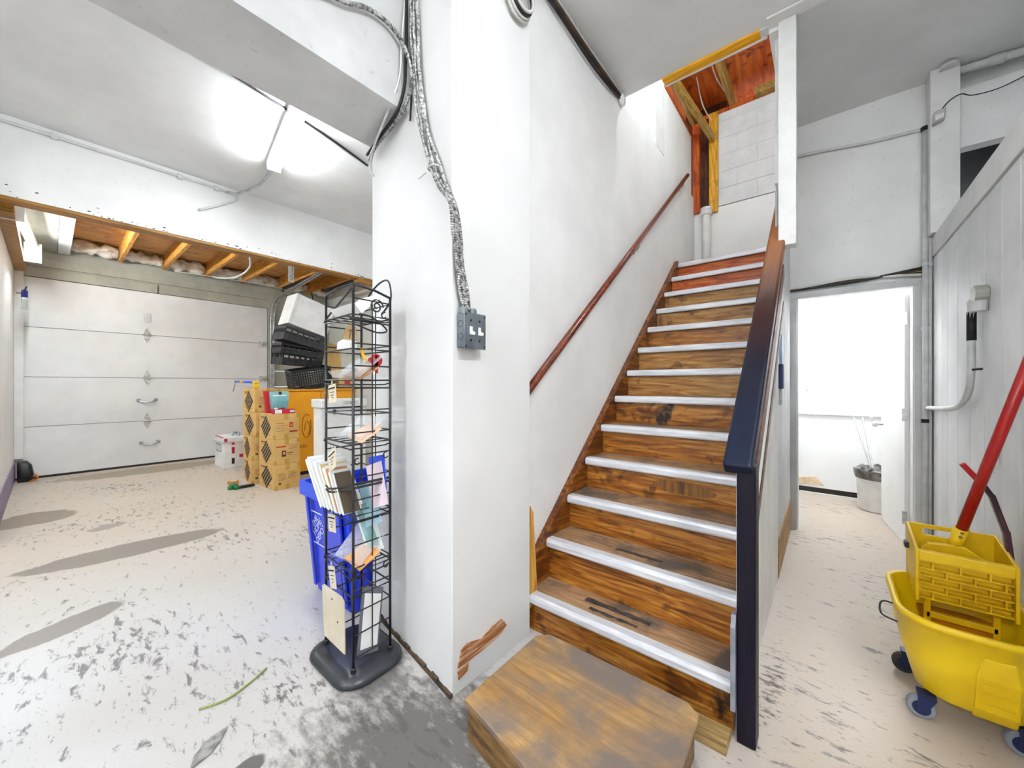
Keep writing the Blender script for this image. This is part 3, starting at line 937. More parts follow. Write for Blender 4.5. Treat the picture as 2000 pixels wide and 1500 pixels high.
# ------------------------------------------------------------------ lamps and added fill lights
def fixture(name, label, p0, p1, z, strength, width=0.13, plates=False, tubes=2):
    p0, p1 = Vector((p0[0], p0[1], z)), Vector((p1[0], p1[1], z))
    mid = (p0 + p1) / 2
    t = thing(name, label, 'light fixture', (mid.x, mid.y, z))
    d = (p1 - p0).normalized()
    s = d.cross(Vector((0, 0, 1)))
    up = Vector((0, 0, 1))
    MB().bar(p0 - up * 0.03, p1 - up * 0.03, width, 0.055).build('housing', LAMPW, t, bevel=0.006)
    em = M('lit_tube_%d' % int(strength * 10), '#ffffff', '#ffffff', emit=strength, ecol=(0.84, 0.95, 1.0) if plates else (0.93, 0.97, 1.0))
    offs = [0] if tubes == 1 else [-width * 0.28, width * 0.28]
    for o_ in offs:
        MB().tube([p0 + d * 0.03 + s * o_ - up * 0.082, p1 - d * 0.03 + s * o_ - up * 0.082], 0.018, 10).build('tube', em, t, smooth=True)
    for q, sg in ((p0, 1), (p1, -1)):
        a = q + d * sg * 0.012
        MB().bar(a - d * 0.008 - up * 0.075, a + d * 0.008 - up * 0.075, width * 0.9, 0.05).build('lamp_holder', LAMPW, t)
    if plates:
        for q, sg in ((p0, 1), (p1, -1)):
            MB().bar(q - d * 0.004 - up * 0.13, q + d * 0.004 - up * 0.13, 0.14, 0.24).build('end_plate', LAMPW, t, bevel=0.003)
    return t
fixture('ceiling_light', 'lit fluorescent fixture on the ceiling between beam and header', (-4.42, 1.48), (-3.20, 1.28), ZC, TUBE_VISIBLE)
fixture('ceiling_light', 'lit fluorescent fixture with end plates by the garage side wall', (-7.60, -0.13), (-5.80, -0.215), 3.06, TUBE_GARAGE, 0.08, True, 1)
fixture('ceiling_light', 'added fill light at the far end of the open floor, out of view', (-1.2, -3.3), (0.0, -3.3), ZC, FILL_FAR)  # added behind the camera to fill the room with light
fixture('ceiling_light', 'unseen fill light added on the ceiling along the side wall', (1.3, -0.6), (1.3, 0.6), ZC, FILL_SIDE)  # added out of view to brighten pillar and stair wall
fixture('ceiling_light', 'added fill light over the passage mouth, out of view', (0.28, 1.0), (0.28, 2.2), ZC, FILL_PASSAGE)  # weak fill added above the passage
fixture('ceiling_light', 'unseen fill light added on the ceiling beyond the beam', (-3.6, -1.8), (-2.4, -1.8), ZC, FILL_BEYOND)  # added out of view to fill the bay past the beam
fixture('ceiling_light', 'fluorescent fixture on the back room ceiling', (-0.2, 4.95), (0.9, 4.95), 2.6, TUBE_BACK)
bl = thing('bulb_holder', 'bare bulb above the stair opening', 'lamp', (-0.5, 3.3, 4.5))
MB().lathe([(0.03, 0.24), (0.03, 0.12), (0.022, 0.10), (0.022, 0.0)], (-0.5, 3.3, 4.5), 12).build('socket', BLACKP, bl)
MB().lathe([(0.015, 0.0), (0.03, -0.03), (0.035, -0.06), (0.028, -0.09), (0.006, -0.105)], (-0.5, 3.3, 4.5), 14).build('bulb', M('lit_bulb', '#ffffff', '#ffffff', emit=BULB, ecol=(0.74, 0.96, 1.0)), bl, smooth=True)

# ------------------------------------------------------------------ pipes and cables on walls
def cable(name, label, cat, pts, r, mat, group=None, n=6, seg=7):
    return tag(MB().tube(spath(pts, n), r, seg).build(name, mat, smooth=True), label, cat, group)
cd = thing('header_conduit', 'grey conduit running along the top of the garage header', 'conduit', (-5.38, 1.0, 3.5))
MB().tube(spath([(-5.39, -0.42, 3.535), (-5.39, 0.93, 3.545), (-5.39, 1.30, 3.54), (-5.39, 1.42, 3.50), (-5.39, 1.25, 3.36), (-5.39, 1.06, 3.24)], 6), 0.013, 7).build('pipe', PIPEW, cd, smooth=True)
MB().tube(spath([(-5.39, 1.30, 3.535), (-5.33, 1.42, 3.545), (-5.0, 1.52, 3.57), (-4.5, 1.50, 3.575)], 6), 0.013, 7).build('branch_pipe', STEEL, cd, smooth=True)
for yy in (0.03, 0.9, 1.22):
    B('strap', PIPEW, (-5.408, -5.375, yy - 0.02, yy + 0.02, 3.515, 3.57), cd)
for k, dx in enumerate((0.0, 0.055)):
    cable('ceiling_cable', ('dark cable' if k else 'grey cable') + ' stretched along the ceiling beside the boxed beam', 'cable',
          [(-3.35 + dx, -0.6 if k == 0 else 0.34, 3.585), (-3.42 + dx * 0.8, 0.8, 3.588), (-3.58 + dx * 0.5, 1.6, 3.588), (-3.72 + dx * 0.3, 2.12, 3.585)], 0.009, PIPEW if k == 0 else CABLEB)

def facept(s, z, off=0.0):
    dx, dy = (P1[0] - P0[0]), (P1[1] - P0[1])
    L = math.hypot(dx, dy)
    nx, ny = dy / L, -dx / L          # outward normal towards the camera side
    if ny > 0:
        nx, ny = -nx, -ny
    t = s / L
    return (P0[0] + dx * t + nx * off, P0[1] + dy * t + ny * off, z)
base_l = [(0.33, 3.30), (0.315, 3.11), (0.30, 2.95), (0.262, 2.76), (0.228, 2.575), (0.19, 2.41), (0.125, 2.252), (0.055, 2.14)]
base_r = [(1.04, 2.03), (1.062, 1.92), (1.078, 1.80), (1.10, 1.69), (1.118, 1.61)]
for k in range(4):
    sp = (k - 1.5)
    pts = [facept(s + sp * (0.019 + 0.010 * math.sin(i * 1.3 + k)), z, 0.014 + 0.008 * ((k + i) % 2)) for i, (s, z) in enumerate(base_l)]
    pts += [(-1.172 + 0.006 * ((k + i) % 2), yy - sp * 0.012, z) for i, (yy, z) in enumerate(base_r)]
    tag(ribbed(pts, 0.0085, 0.010).build('armoured_cable', BXM, smooth=False), ('first', 'second', 'third', 'fourth')[k] + ' ribbed steel cable of the pillar bundle, counted from the stair side', 'cable', 'armoured cables on the pillar')
clip = thing('cable_tie', 'white cable tie around the steel cables on the pillar', 'cable tie', facept(0.115, 2.24, 0.02))
MB().tube([facept(0.115 + 0.045 * math.cos(a * R(30)), 2.235 + 0.012 * math.sin(a * R(30) + 1), 0.018 + 0.017 * math.sin(a * R(30))) for a in range(12)], 0.004, 5, True).build('strap', CABLEW, clip)
MB().bar(facept(0.16, 2.23, 0.03), facept(0.205, 2.215, 0.045), 0.006, 0.003).build('tail', CABLEW, clip)
bxp = [(-1.575, 0.60, 2.86), (-1.575, 0.787, 2.916), (-1.575, 0.90, 2.97), (-1.575, 1.0, 2.98), (-1.565, 1.065, 2.94)] + [facept(0.34, 2.84, 0.02), facept(0.315, 2.72, 0.02), facept(0.37, 2.635, 0.03), facept(0.50, 2.605, 0.035), facept(0.72, 2.60, 0.035), facept(0.80, 2.56, 0.03)]
tag(ribbed(bxp, 0.011).build('armoured_cable', BXM), 'ribbed steel cable looping off the beam onto the pillar', 'cable')
cable('black_cable', 'black cable dropping down the pillar to the beam corner', 'cable', [facept(0.355, 3.3, 0.03), facept(0.372, 3.02, 0.02), facept(0.382, 2.86, 0.02), facept(0.375, 2.73, 0.03), facept(0.41, 2.625, 0.05), facept(0.60, 2.60, 0.05), facept(0.82, 2.60, 0.04)], 0.008, CABLEB)
cable('white_cable', 'white cable hanging in front of the beam end', 'cable', [facept(0.378, 3.3, 0.012), facept(0.390, 2.95, 0.012), facept(0.392, 2.77, 0.02), facept(0.50, 2.625, 0.07), facept(0.70, 2.58, 0.05), facept(0.80, 2.52, 0.03), facept(0.775, 2.47, 0.02)], 0.006, CABLEW)
cable('white_cable', 'thin grey cable beside the black one on the pillar', 'cable', [facept(0.368, 3.3, 0.015), facept(0.380, 2.95, 0.04), facept(0.385, 2.77, 0.05), facept(0.46, 2.625, 0.08), facept(0.75, 2.56, 0.05)], 0.005, PIPEW)
tag(ribbed([facept(0.335, 3.25, 0.014), facept(0.335, 2.95, 0.014), facept(0.33, 2.75, 0.014), facept(0.335, 2.64, 0.014), facept(0.345, 2.56, 0.014)], 0.006, 0.007).build('armoured_cable', BLACKP), 'short dark ribbed cable ending loose on the pillar', 'cable')
coil = thing('cable_coil', 'coil of white cable hung high on the pillar', 'cable coil', (-1.16, 1.47, 3.15))
for k in range(4):
    MB().tube([(-1.17 + 0.012 * k, 1.465 + (0.095 - 0.006 * k) * math.cos(R(15 * a)), 3.20 + (0.10 - 0.008 * k) * math.sin(R(15 * a))) for a in range(24)], 0.008, 6, True).build('turn', CABLEW if k != 2 else CABLEB, coil, smooth=True)

# switch box
sb = thing('switch_box', 'grey metal double switch box on the pillar', 'switch box', (-1.165, 1.14, 1.45))
B('box', BOXG, (-1.192, -1.145, 1.083, 1.199, 1.452, 1.592), sb, bevel=0.004)
B('cover_plate', BOXG, (-1.145, -1.140, 1.078, 1.204, 1.447, 1.597), sb, bevel=0.002)
for yy in (1.115, 1.165):
    t_ = B('toggle', LAMPW, (-1.140, -1.137, yy - 0.008, yy + 0.008, 1.505, 1.54), sb, bevel=0.004)
    MB().obox((-1.130, yy, 1.513), (0.022, 0.010, 0.012), (0, R(25), 0)).build('lever', LAMPW, t_)
    for z in (1.482, 1.565):
        MB().lathe([(0.005, 0), (0.005, 0.002), (0.002, 0.003)], (-1.140, yy, z), 10, 0).build('screw', SCREW, sb)
for yy in (1.086, 1.196):
    for z in (1.457, 1.587):
        MB().lathe([(0.004, 0), (0.004, 0.002), (0.002, 0.003)], (-1.140, yy, z), 8, 0).build('screw', SCREW, sb)
for z in (1.55, 1.497):
    MB().tube([(-1.168 + 0.014 * math.cos(R(30 * a)), 1.0835, z + 0.014 * math.sin(R(30 * a))) for a in range(12)], 0.0014, 5, True).build('knockout_ring', SCREW, sb)
for yy in (1.10, 1.15):
    c_ = MB().lathe([(0.019, 0), (0.019, 0.02), (0.016, 0.028)], (-1.168, yy, 1.592), 12)
    c_.build('clamp', BOXG, sb)

# cables along the stair wall under the ceiling
for k, (dz, mm, nm) in enumerate(((0.0, CABLEBR, 'thick brown'), (-0.03, CABLEB, 'thin black'), (0.022, CABLEW, 'pale'))):
    cable('wall_cable', nm + ' cable along the top of the stair wall', 'cable', [(XW + 0.015, 1.60, 3.585 + dz * 0.4), (XW + 0.02 + 0.006 * k, 1.87, 3.565 + dz), (XW + 0.022, 2.32, 3.545 + dz * 1.6), (XW + 0.02, 2.65, 3.55 + dz * 1.4), (XW + 0.015, 2.90, 3.56 + dz * 0.3)], 0.016 if k == 0 else 0.008, mm)
tag(MB().lathe([(0.03, 0), (0.045, 0.01), (0.045, 0.03), (0.02, 0.04)], (XW, 2.88, 3.545), 12, 0).build('cable_clamp', LAMPW), 'white clamp holding the cables where the stair ceiling ends', 'clamp')

# conduit on the back wall and uprights beside the door
cable('wall_conduit', 'level painted conduit on the wall above the passage door', 'conduit', [(-0.28, 4.25, 3.345), (0.0, 4.25, 3.31), (0.27, 4.25, 3.27), (0.57, 4.25, 3.25)], 0.012, PIPEW)
for k, (xx, rr) in enumerate(((0.578, 0.017), (0.604, 0.011))):
    t_ = thing('upright_conduit', ('thick' if k == 0 else 'thin') + ' upright conduit beside the passage door casing', 'conduit', (xx, 4.22, 0))
    MB().tube([(xx, 4.225 - 0.0 * k, 0.0), (xx, 4.225, 3.25)], rr, 9).build('pipe', PIPEW, t_, smooth=True)
    for z in ((2.21, 1.72, 1.02) if k == 0 else (2.20,)):
        MB().lathe([(rr + 0.006, -0.014), (rr + 0.006, 0.014)], (xx, 4.225, z), 10).build('coupling', PIPEW if z > 1.1 else BLACKP, t_)
    if k == 0:
        MB().lathe([(rr + 0.008, -0.03), (rr + 0.008, 0.0)], (xx, 4.225, 3.25), 8).build('elbow', BLACKP, t_)
nm = ['thick black', 'brown', 'thin black', 'yellowish', 'grey']
for k in range(5):
    z0, z1 = 2.145 + 0.008 * k, (2.185, 2.17, 2.15, 2.162, 2.135)[k]
    cable('door_cable', nm[k] + ' cable lying on top of the door casing', 'cable', [(-0.285, 4.235 - 0.01 * (k % 2), 2.135), (-0.1, 4.238, 2.14 + 0.004 * k), (0.15, 4.238, z0), (0.38, 4.238, (z0 + z1) / 2), (0.56, 4.232, z1)], (0.012, 0.009, 0.007, 0.006, 0.011)[k], (CABLEB, CABLEBR, CABLEB, M('yellow_cable', '#b49a4a', '#967e36'), PIPEW)[k])

# conduit drop on the panelled wall
cw = thing('conduit_drop', 'grey conduit with a round junction box on the panelled wall', 'conduit', (0.59, 3.1, 1.5))
MB().tube(spath([(0.595, 3.02, 1.735), (0.592, 3.07, 1.74), (0.592, 3.10, 1.70), (0.592, 3.105, 1.60)], 5), 0.017, 9).build('elbow', PIPEW, cw, smooth=True)
MB().tube([(0.592, 3.105, 1.68), (0.592, 3.105, 1.53)], 0.0185, 9).build('black_sleeve', CABLEB, cw, smooth=True)
MB().tube(spath([(0.592, 3.105, 1.54), (0.590, 3.105, 1.36), (0.590, 3.16, 1.25), (0.590, 3.32, 1.18), (0.590, 3.60, 1.145), (0.59, 4.22, 1.12)], 7), 0.016, 9).build('pipe', PIPEW, cw, smooth=True)
MB().lathe([(0.045, 0), (0.045, 0.045), (0.04, 0.05)], (0.57, 2.965, 1.75), 14, 0).build('junction_box', M('junction_grey', '#b6b7ae', '#9fa098', rough=0.5, metal=0.3), cw)
MB().lathe([(0.033, -0.05), (0.037, 0.0)], (0.585, 2.962, 1.715), 14).build('cup', PIPEW, cw)
MB().tube(spath([(0.60, 2.92, 1.80), (0.59, 2.92, 1.83), (0.605, 2.92, 1.845), (0.61, 2.92, 1.82)], 4), 0.003, 5).build('hook', STEEL, cw)
MB().tube([(0.592, 3.085, 1.375), (0.62, 3.05, 1.378)], 0.006, 6).build('strap', BLACKP, cw)
B('faint_label', M('faint_sticker', '#e8e8ea', '#dadadc'), (0.6165, 0.6185, 2.80, 2.92, 0.92, 1.08)) and None
bpy.data.objects['faint_label'].name = 'wall_sticker'
tag(bpy.data.objects['wall_sticker'], 'faint pale sticker on a board of the panelled wall', 'sticker')
# motion sensor and wire on the post
ms = thing('motion_sensor', 'small white motion sensor on the boxed post', 'sensor', (0.62, 4.10, 3.2))
MB().prism([(0.595, 3.18), (0.655, 3.20), (0.66, 3.28), (0.60, 3.27)], 1, 4.07, 4.118).build('case', M('sensor_grey', '#c4c4c2', '#b0b0ae', rough=0.4), ms, bevel=0.006)
MB().prism([(0.605, 3.195), (0.648, 3.21), (0.648, 3.24), (0.605, 3.235)], 1, 4.062, 4.072).build('lens', LAMPW, ms)
cable('sensor_wire', 'thin wire sagging from the motion sensor along the beam', 'wire', [(0.64, 4.10, 3.28), (0.68, 4.10, 3.33), (0.735, 4.10, 3.35), (0.80, 4.14, 3.335), (0.95, 4.22, 3.37), (1.15, 4.25, 3.45)], 0.0035, CABLEB)
cp = thing('ceiling_pipe', 'white pipe with a coupling in the corner of the ceiling', 'pipe', (0.9, 4.2, 3.56))
MB().tube([(0.70, 4.18, 3.565), (1.6, 4.27, 3.565)], 0.026, 10).build('pipe', PIPEW, cp, smooth=True)
MB().tube([(0.88, 4.198, 3.565), (0.95, 4.205, 3.565)], 0.034, 10).build('coupling', PIPEW, cp, smooth=True)
MB().lathe([(0.05, 0.0), (0.05, 0.02), (0.03, 0.03)], (0.68, 4.10, 3.565), 12).build('flange', PIPEW, cp)

# vent pipe at the top of the stairs
vp = thing('vent_pipe', 'white plastic pipe with a collar on the stair landing', 'pipe', (-1.115, 5.03, zt))
MB().tube([(-1.115, 5.03, zt - 0.0), (-1.115, 5.03, 3.36)], 0.045, 16).build('pipe', PVC, vp, smooth=True)
MB().lathe([(0.046, 0), (0.058, 0.005), (0.058, 0.05), (0.064, 0.055), (0.064, 0.085), (0.05, 0.09)], (-1.115, 5.03, 3.33), 18).build('collar', PVC, vp)
for k, (a, b_) in enumerate((((-1.12, 4.6, 4.73), (-1.05, 5.15, 4.45)), ((-0.93, 4.2, 4.73), (-0.86, 5.0, 4.60)))):
    cable('attic_wire', ('short' if k == 0 else 'long') + ' white wire drooping from the attic plywood', 'wire', [a, ((a[0] + b_[0]) / 2 - 0.03, (a[1] + b_[1]) / 2, (a[2] + b_[2]) / 2 - 0.03), b_], 0.006, CABLEW)

# hook device on the banister side
hk = thing('hanging_scraper', 'blue handled scraper hanging beside the banister', 'tool', (-0.24, 2.75, 1.3))
B('blade', M('pale_blue_metal', '#9fb2cc', '#7f94b4', rough=0.35, metal=0.4), (-0.221, -0.206, 2.82, 2.90, 1.30, 1.60), hk, bevel=0.003)
B('grip', M('navy_grip', '#1a2a52', '#0f1a36'), (-0.221, -0.198, 2.76, 2.84, 1.27, 1.42), hk, bevel=0.006)
MB().tube([(-0.213, 2.80 + 0.045 * math.cos(R(20 * a)), 1.225 + 0.05 * math.sin(R(20 * a))) for a in range(18)], 0.006, 6, True).build('ring', STEEL, hk)

# ------------------------------------------------------------------ wire rack and what it holds
LA, LB, LC, LD = (-1.87, 0.853), (-1.59, 0.842), (-1.593, 1.026), (-1.87, 1.035)
rk = thing('wire_rack', 'tall black wire display rack on a rounded plastic base', 'display rack', (-1.73, 0.94, 0))
MB().loft([rrect(-1.925, -1.530, 0.775, 1.088, 0.10, 0.0), rrect(-1.935, -1.522, 0.768, 1.092, 0.10, 0.012), rrect(-1.930, -1.526, 0.772, 1.090, 0.10, 0.028), rrect(-1.905, -1.55, 0.795, 1.070, 0.09, 0.042), rrect(-1.85, -1.60, 0.84, 1.03, 0.07, 0.046)]).build('base', M('black_base_plastic', '#1e2024', '#34373e', rough=0.35, scale=7), rk, smooth=True)
ZR = 1.725
for (x, y_) in (LA, LB, LC, LD):
    zt_ = {LA: ZR, LB: ZR + 0.012, LC: ZR - 0.02, LD: ZR - 0.03}[(x, y_)]
    MB().tube([(x, y_, 0.04), (x, y_, zt_)], 0.0062, 7).build('upright', BLACKW, rk, smooth=True)
    if (x, y_) != LD:
        MB().lathe([(0.012, 0), (0.012, 0.018), (0.008, 0.022)], (x, y_, 0.042), 10).build('foot_cup', BLACKP, rk)
for (x, y_) in ((-1.73, 1.032), (-1.592, 0.934)):
    MB().tube([(x, y_, 0.10), (x, y_, ZR - 0.06)], 0.0032, 5).build('wire', BLACKW, rk)
z = 0.10
i = 0
while z < 1.74:
    MB().tube([(LB[0], LB[1], z), (LC[0], LC[1], z)], 0.0034, 5).build('rung', BLACKW, rk)
    MB().tube([(LA[0], LA[1], z), (LD[0], LD[1], z)], 0.0034, 5).build('rung', BLACKW, rk)
    if i % 2 == 0:
        MB().tube([(LD[0], LD[1], z), (LC[0], LC[1], z)], 0.0034, 5).build('rung', BLACKW, rk)
    z += 0.0985
    i += 1
for zs in (1.605, 1.455, 1.318, 1.165, 1.037, 0.72, 0.475, 0.37):
    p = [(LA[0], LA[1] - 0.004, zs), (LB[0], LB[1] - 0.004, zs), (LC[0] + 0.004, LC[1], zs), (LD[0], LD[1], zs)]
    MB().tube(p, 0.0042, 6, True).build('shelf_loop', BLACKW, rk)
    if zs in (1.605, 1.318, 1.037, 0.72, 0.475):
        q = spath([(LA[0] + 0.004, LA[1] - 0.006, zs), (LA[0] + 0.02, LA[1] - 0.01, zs - 0.016), (LB[0] - 0.02, LB[1] - 0.01, zs - 0.022), (LB[0] + 0.004, LB[1] - 0.004, zs - 0.02), (LC[0] + 0.006, LC[1] - 0.03, zs - 0.02), (LC[0] + 0.004, LC[1], zs)], 3)
        MB().tube(q, 0.0034, 5).build('hanging_loop', BLACKW, rk)
        for k in range(1, 4):
            xx = LA[0] + (LB[0] - LA[0]) * k / 4
            MB().tube([(xx, 0.848, zs - 0.001), (xx, 1.03, zs - 0.001)], 0.0028, 5).build('shelf_wire', BLACKW, rk)
p = [(LA[0], LA[1], ZR), (LB[0], LB[1], ZR + 0.012), (LC[0], LC[1], ZR - 0.02)]
MB().tube(spath(p, 2), 0.0062, 6).build('top_rail', BLACKW, rk)
MB().tube(spath([(LD[0], LD[1], 1.67), (-1.80, 1.04, 1.755), (-1.70, 1.04, 1.80), (-1.62, 1.035, 1.79), (-1.595, 1.03, 1.70), (-1.62, 1.0, 1.63)], 5), 0.0045, 6).build('arch', BLACKW, rk)
MB().tube([(LA[0], LA[1], 1.615), (LB[0], LB[1], ZR)], 0.0045, 6).build('diagonal', BLACKW, rk)
sp_ = [(-1.592, 0.955 + (0.035 - 0.0011 * a) * math.cos(R(25 * a)), 1.655 + (0.035 - 0.0011 * a) * math.sin(R(25 * a))) for a in range(28)]
MB().tube(sp_, 0.004, 5).build('scroll', BLACKW, rk)
MB().tube(spath([(-1.592, 0.86, 1.56), (-1.585, 0.95, 1.535), (-1.58, 1.0, 1.55), (-1.585, 0.93, 1.60), (-1.592, 0.87, 1.61)], 4), 0.004, 5).build('front_hook', BLACKW, rk)
for zz in (0.86, 0.845):
    MB().tube(spath([LA + (zz + 0.0,), (-1.73, 0.80, zz - 0.03), LB + (zz,)], 4), 0.005, 6).build('joint_bar', BLACKW, rk)
    MB().tube([LB + (zz,), LC + (zz,)], 0.006, 6).build('joint_bar', BLACKW, rk)
for (yy, zz) in ((0.99, 1.62), (1.0, 0.97), (0.86, 0.96), (0.86, 0.46), (1.0, 0.46)):
    MB().tube([(-1.588, yy + 0.012 * math.cos(R(30 * a)), zz + 0.014 * math.sin(R(30 * a))) for a in range(2, 12)], 0.0032, 5).build('wire_hook', BLACKW, rk)

CLEAR = glass_like('clear_acrylic', '#f4f6f8')
PAPERW = M('white_paper', '#f2f2f0', '#e4e4e2', rough=0.7, scale=5)
PEACH = M('peach_card', '#e8bd9c', '#dcae8c', rough=0.7)
ORANGEC = M('orange_card', '#dc9c58', '#cc8c48', rough=0.7)
TAGM = M('cream_tag', '#d9d0ba', '#cdc3ac', rough=0.7, scale=8)
INK = M('black_ink', '#1c1a1a', '#2c2826', rough=0.7)
def pocket(name, label, zs, y0, wcard, card_mat, h=0.10, clear=True, x0=-1.80, x1=-1.60, card_label=None):
    t_ = thing(name, label, 'card holder', ((x0 + x1) / 2, y0, zs))
    mm = CLEAR if clear else PAPERW
    MB().sheet([(x0, y0 - 0.03, zs + 0.006), (x1, y0 - 0.01, zs + 0.006), (x1 + 0.02, y0 + 0.10, zs + h), (x0 - 0.02, y0 + 0.10, zs + h)], 0.002).build('back_sheet', mm, t_)
    MB().sheet([(x0, y0 - 0.03, zs + 0.004), (x1, y0 - 0.01, zs + 0.004), (x1, y0 - 0.05, zs + 0.045), (x0, y0 - 0.06, zs + 0.035)], 0.002).build('front_lip', mm, t_)
    if card_mat:
        a = x1 - wcard
        MB().sheet([(a, y0 - 0.022, zs + 0.012), (x1 + 0.012, y0 - 0.02, zs - 0.008), (x1 + 0.03, y0 + 0.07, zs + 0.05), (a + 0.03, y0 + 0.08, zs + 0.075)], 0.003).build('card', card_mat, t_, label=card_label)
    return t_
pocket('acrylic_holder', 'white translucent tray at the very top of the wire rack', 1.612, 0.90, 0.1, None, 0.115, False)
pocket('acrylic_holder', 'clear holder with a brown card above the freezer level of the rack', 1.325, 0.89, 0.13, M('brown_card', '#a4764e', '#8a5e3a', rough=0.6), 0.11)
pocket('acrylic_holder', 'clear holder with a peach card halfway up the wire rack', 1.044, 0.90, 0.11, PEACH, 0.10)
pocket('acrylic_holder', 'clear holder with an orange card low in the wire rack', 0.482, 0.89, 0.12, ORANGEC, 0.12)
# round tan card with a seven
oc = thing('numbered_card', 'round tan card marked with a seven near the top of the rack', 'card', (-1.79, 0.93, 1.46))
MB().prism([(-1.79 + 0.062 * math.cos(R(15 * a)), 1.535 + 0.055 * math.sin(R(15 * a))) for a in range(24)], 1, 0.93, 0.933).build('card', M('tan_card', '#c2a26c', '#b6945e', rough=0.7), oc)
text('numeral', '7', (-1.785, 0.929, 1.54), (1, 0.05, 0), (0, 0, 1), 0.06, M('maroon_ink', '#5a1a1c', '#4a1416'), oc)
MB().prism([(-1.855, 1.465), (-1.725, 1.465), (-1.735, 1.505), (-1.79, 1.515), (-1.845, 1.505)], 1, 0.895, 0.935).build('tray', PAPERW, oc, bevel=0.003)
# red nozzle on a yellow hose
rn = thing('hose_nozzle', 'red nozzle on a curved yellow tube hanging in the rack', 'nozzle', (-1.70, 0.97, 1.42))
MB().tube(spath([(-1.755, 0.97, 1.475), (-1.735, 0.97, 1.435), (-1.705, 0.97, 1.412), (-1.67, 0.97, 1.41)], 5), 0.0075, 8).build('tube', M('yellow_tube', '#f0b818', '#e4a80c'), rn, smooth=True)
MB().lathe([(0.012, 0), (0.017, 0.004), (0.019, 0.04), (0.03, 0.05), (0.03, 0.055)], (-1.672, 0.97, 1.41), 14, 0).build('nozzle', M('red_plastic', '#c81820', '#b41018', rough=0.35), rn, smooth=True)
MB().prism([(-1.63, 1.40), (-1.617, 1.43), (-1.617, 1.35)], 1, 0.962, 0.978).build('trigger', M('red_plastic', '#c81820'), rn)

def price_tag(label, x, z, w, h, lean=0.0, yy=0.835, bent=0.0):
    t_ = thing('hang_tag', label, 'tag', (x, yy, z - h / 2))
    c = math.cos(lean)
    P_ = lambda a, b_: (x + a * math.cos(lean) - b_ * math.sin(lean) * -1.0, yy - 0.02 * (0.5 - b_ / h) * bent, z + a * -math.sin(lean) + b_ * math.cos(lean))
    q = [P_(-w / 2, -h / 2), P_(w / 2, -h / 2), P_(w / 2, h / 2), P_(-w / 2, h / 2)]
    MB().sheet(q, 0.002).build('plate', TAGM, t_)
    m_ = MB()
    for k, (ww, dz) in enumerate(((0.8, 0.30), (0.5, 0.08), (0.3, -0.08), (0.2, -0.22))):
        a = P_(-w * ww / 2, h * dz)
        b_ = P_(w * ww / 2, h * dz)
        m_.tube([(a[0], a[1] - 0.003, a[2]), (b_[0], b_[1] - 0.003, b_[2])], 0.0036 if k == 0 else 0.0016, 4)
    m_.build('print', INK, t_)
    MB().tube([P_(-0.01, h / 2 - 0.005), P_(0, h / 2 + 0.02), P_(0.01, h / 2 - 0.005)], 0.0015, 4).build('loop', CABLEW, t_)
price_tag('cream tag hanging below the brown card holder of the rack', -1.765, 1.255, 0.072, 0.085, R(-8))
price_tag('grey cream tag bent over above the booklets in the rack', -1.735, 0.955, 0.08, 0.095, R(-30), 0.83, 1.0)
price_tag('cream tag hanging below the booklets in the rack', -1.77, 0.655, 0.07, 0.08, R(-6))
price_tag('white tag hanging below the orange card holder', -1.765, 0.405, 0.06, 0.10, R(-14))

# leaning booklets, each its own
cols = ['#e9e9ea', '#dfe0e2', '#ececea', '#d8d8d6', '#c9b07c', '#e6e6e4', '#b8845c', '#cfd2cf', '#4a3c2c']
names = ['thick white', 'pale grey', 'plain white', 'silver grey', 'cream edged', 'glossy white', 'orange brown', 'green grey', 'dark covered']
for k in range(9):
    t_ = thing('booklet', names[k] + ' booklet leaning in the middle of the wire rack', 'booklet', (-1.7, 0.92, 0.73), 'booklets leaning in the rack')
    bx = -1.80 + 0.024 * k
    ang = R(40 - 1.2 * k)
    L = 0.26 - 0.009 * k
    th = 0.016 if k in (0, 2, 5) else 0.010
    d = Vector((-math.sin(ang), 0, math.cos(ang)))
    nrm = Vector((math.cos(ang), 0, math.sin(ang)))
    p0 = Vector((bx, 0.80 + 0.004 * (k % 3), 0.735))
    w_ = 0.17 - 0.012 * k + 0.01 * (k % 2)
    q = [p0, p0 + Vector((0, w_, 0)), p0 + Vector((0, w_, 0)) + d * L, p0 + d * L]
    MB().sheet(q, -th).build('pages', PAPERW, t_, bevel=0.001)
    q2 = [v_ + nrm * (th + 0.0002) for v_ in q]
    cm = M('booklet_cover_%d' % k, cols[k], cols[k], rough=0.35)
    MB().sheet(q2, -0.0012).build('cover', cm, t_)
for k, (lab, col, x, z, tilt, h) in enumerate((('blue and white folder behind the rack booklets', '#2c50d8', -1.635, 0.88, 12, 0.16), ('pale pink leaflet behind the rack booklets', '#e6d4de', -1.62, 0.83, 20, 0.20), ('light blue leaflet sagging behind the booklets', '#a8d0e0', -1.66, 0.74, 24, 0.20))):
    t_ = thing('leaflet', lab, 'leaflet', (x, 1.0, z - h / 2))
    MB().obox((x, 0.985 - 0.012 * k, z), (0.10, 0.003, h), (R(-8), R(-tilt), R(15))).build('sheet', M('leaflet_%d' % k, col, col, rough=0.4), t_)
    if k == 0:
        MB().obox((x + 0.004, 0.979, z - 0.03), (0.06, 0.002, 0.07), (R(-8), R(-tilt), R(15))).build('panel', PAPERW, t_)
t_ = thing('brochure', 'green and teal brochure in a clear sleeve in the rack', 'brochure', (-1.63, 0.95, 0.48))
MB().obox((-1.665, 0.955, 0.63), (0.105, 0.004, 0.24), (R(-4), R(-28), R(15))).build('sleeve', M('sleeve_white', '#dfe6e2', '#cfd8d4', rough=0.3), t_)
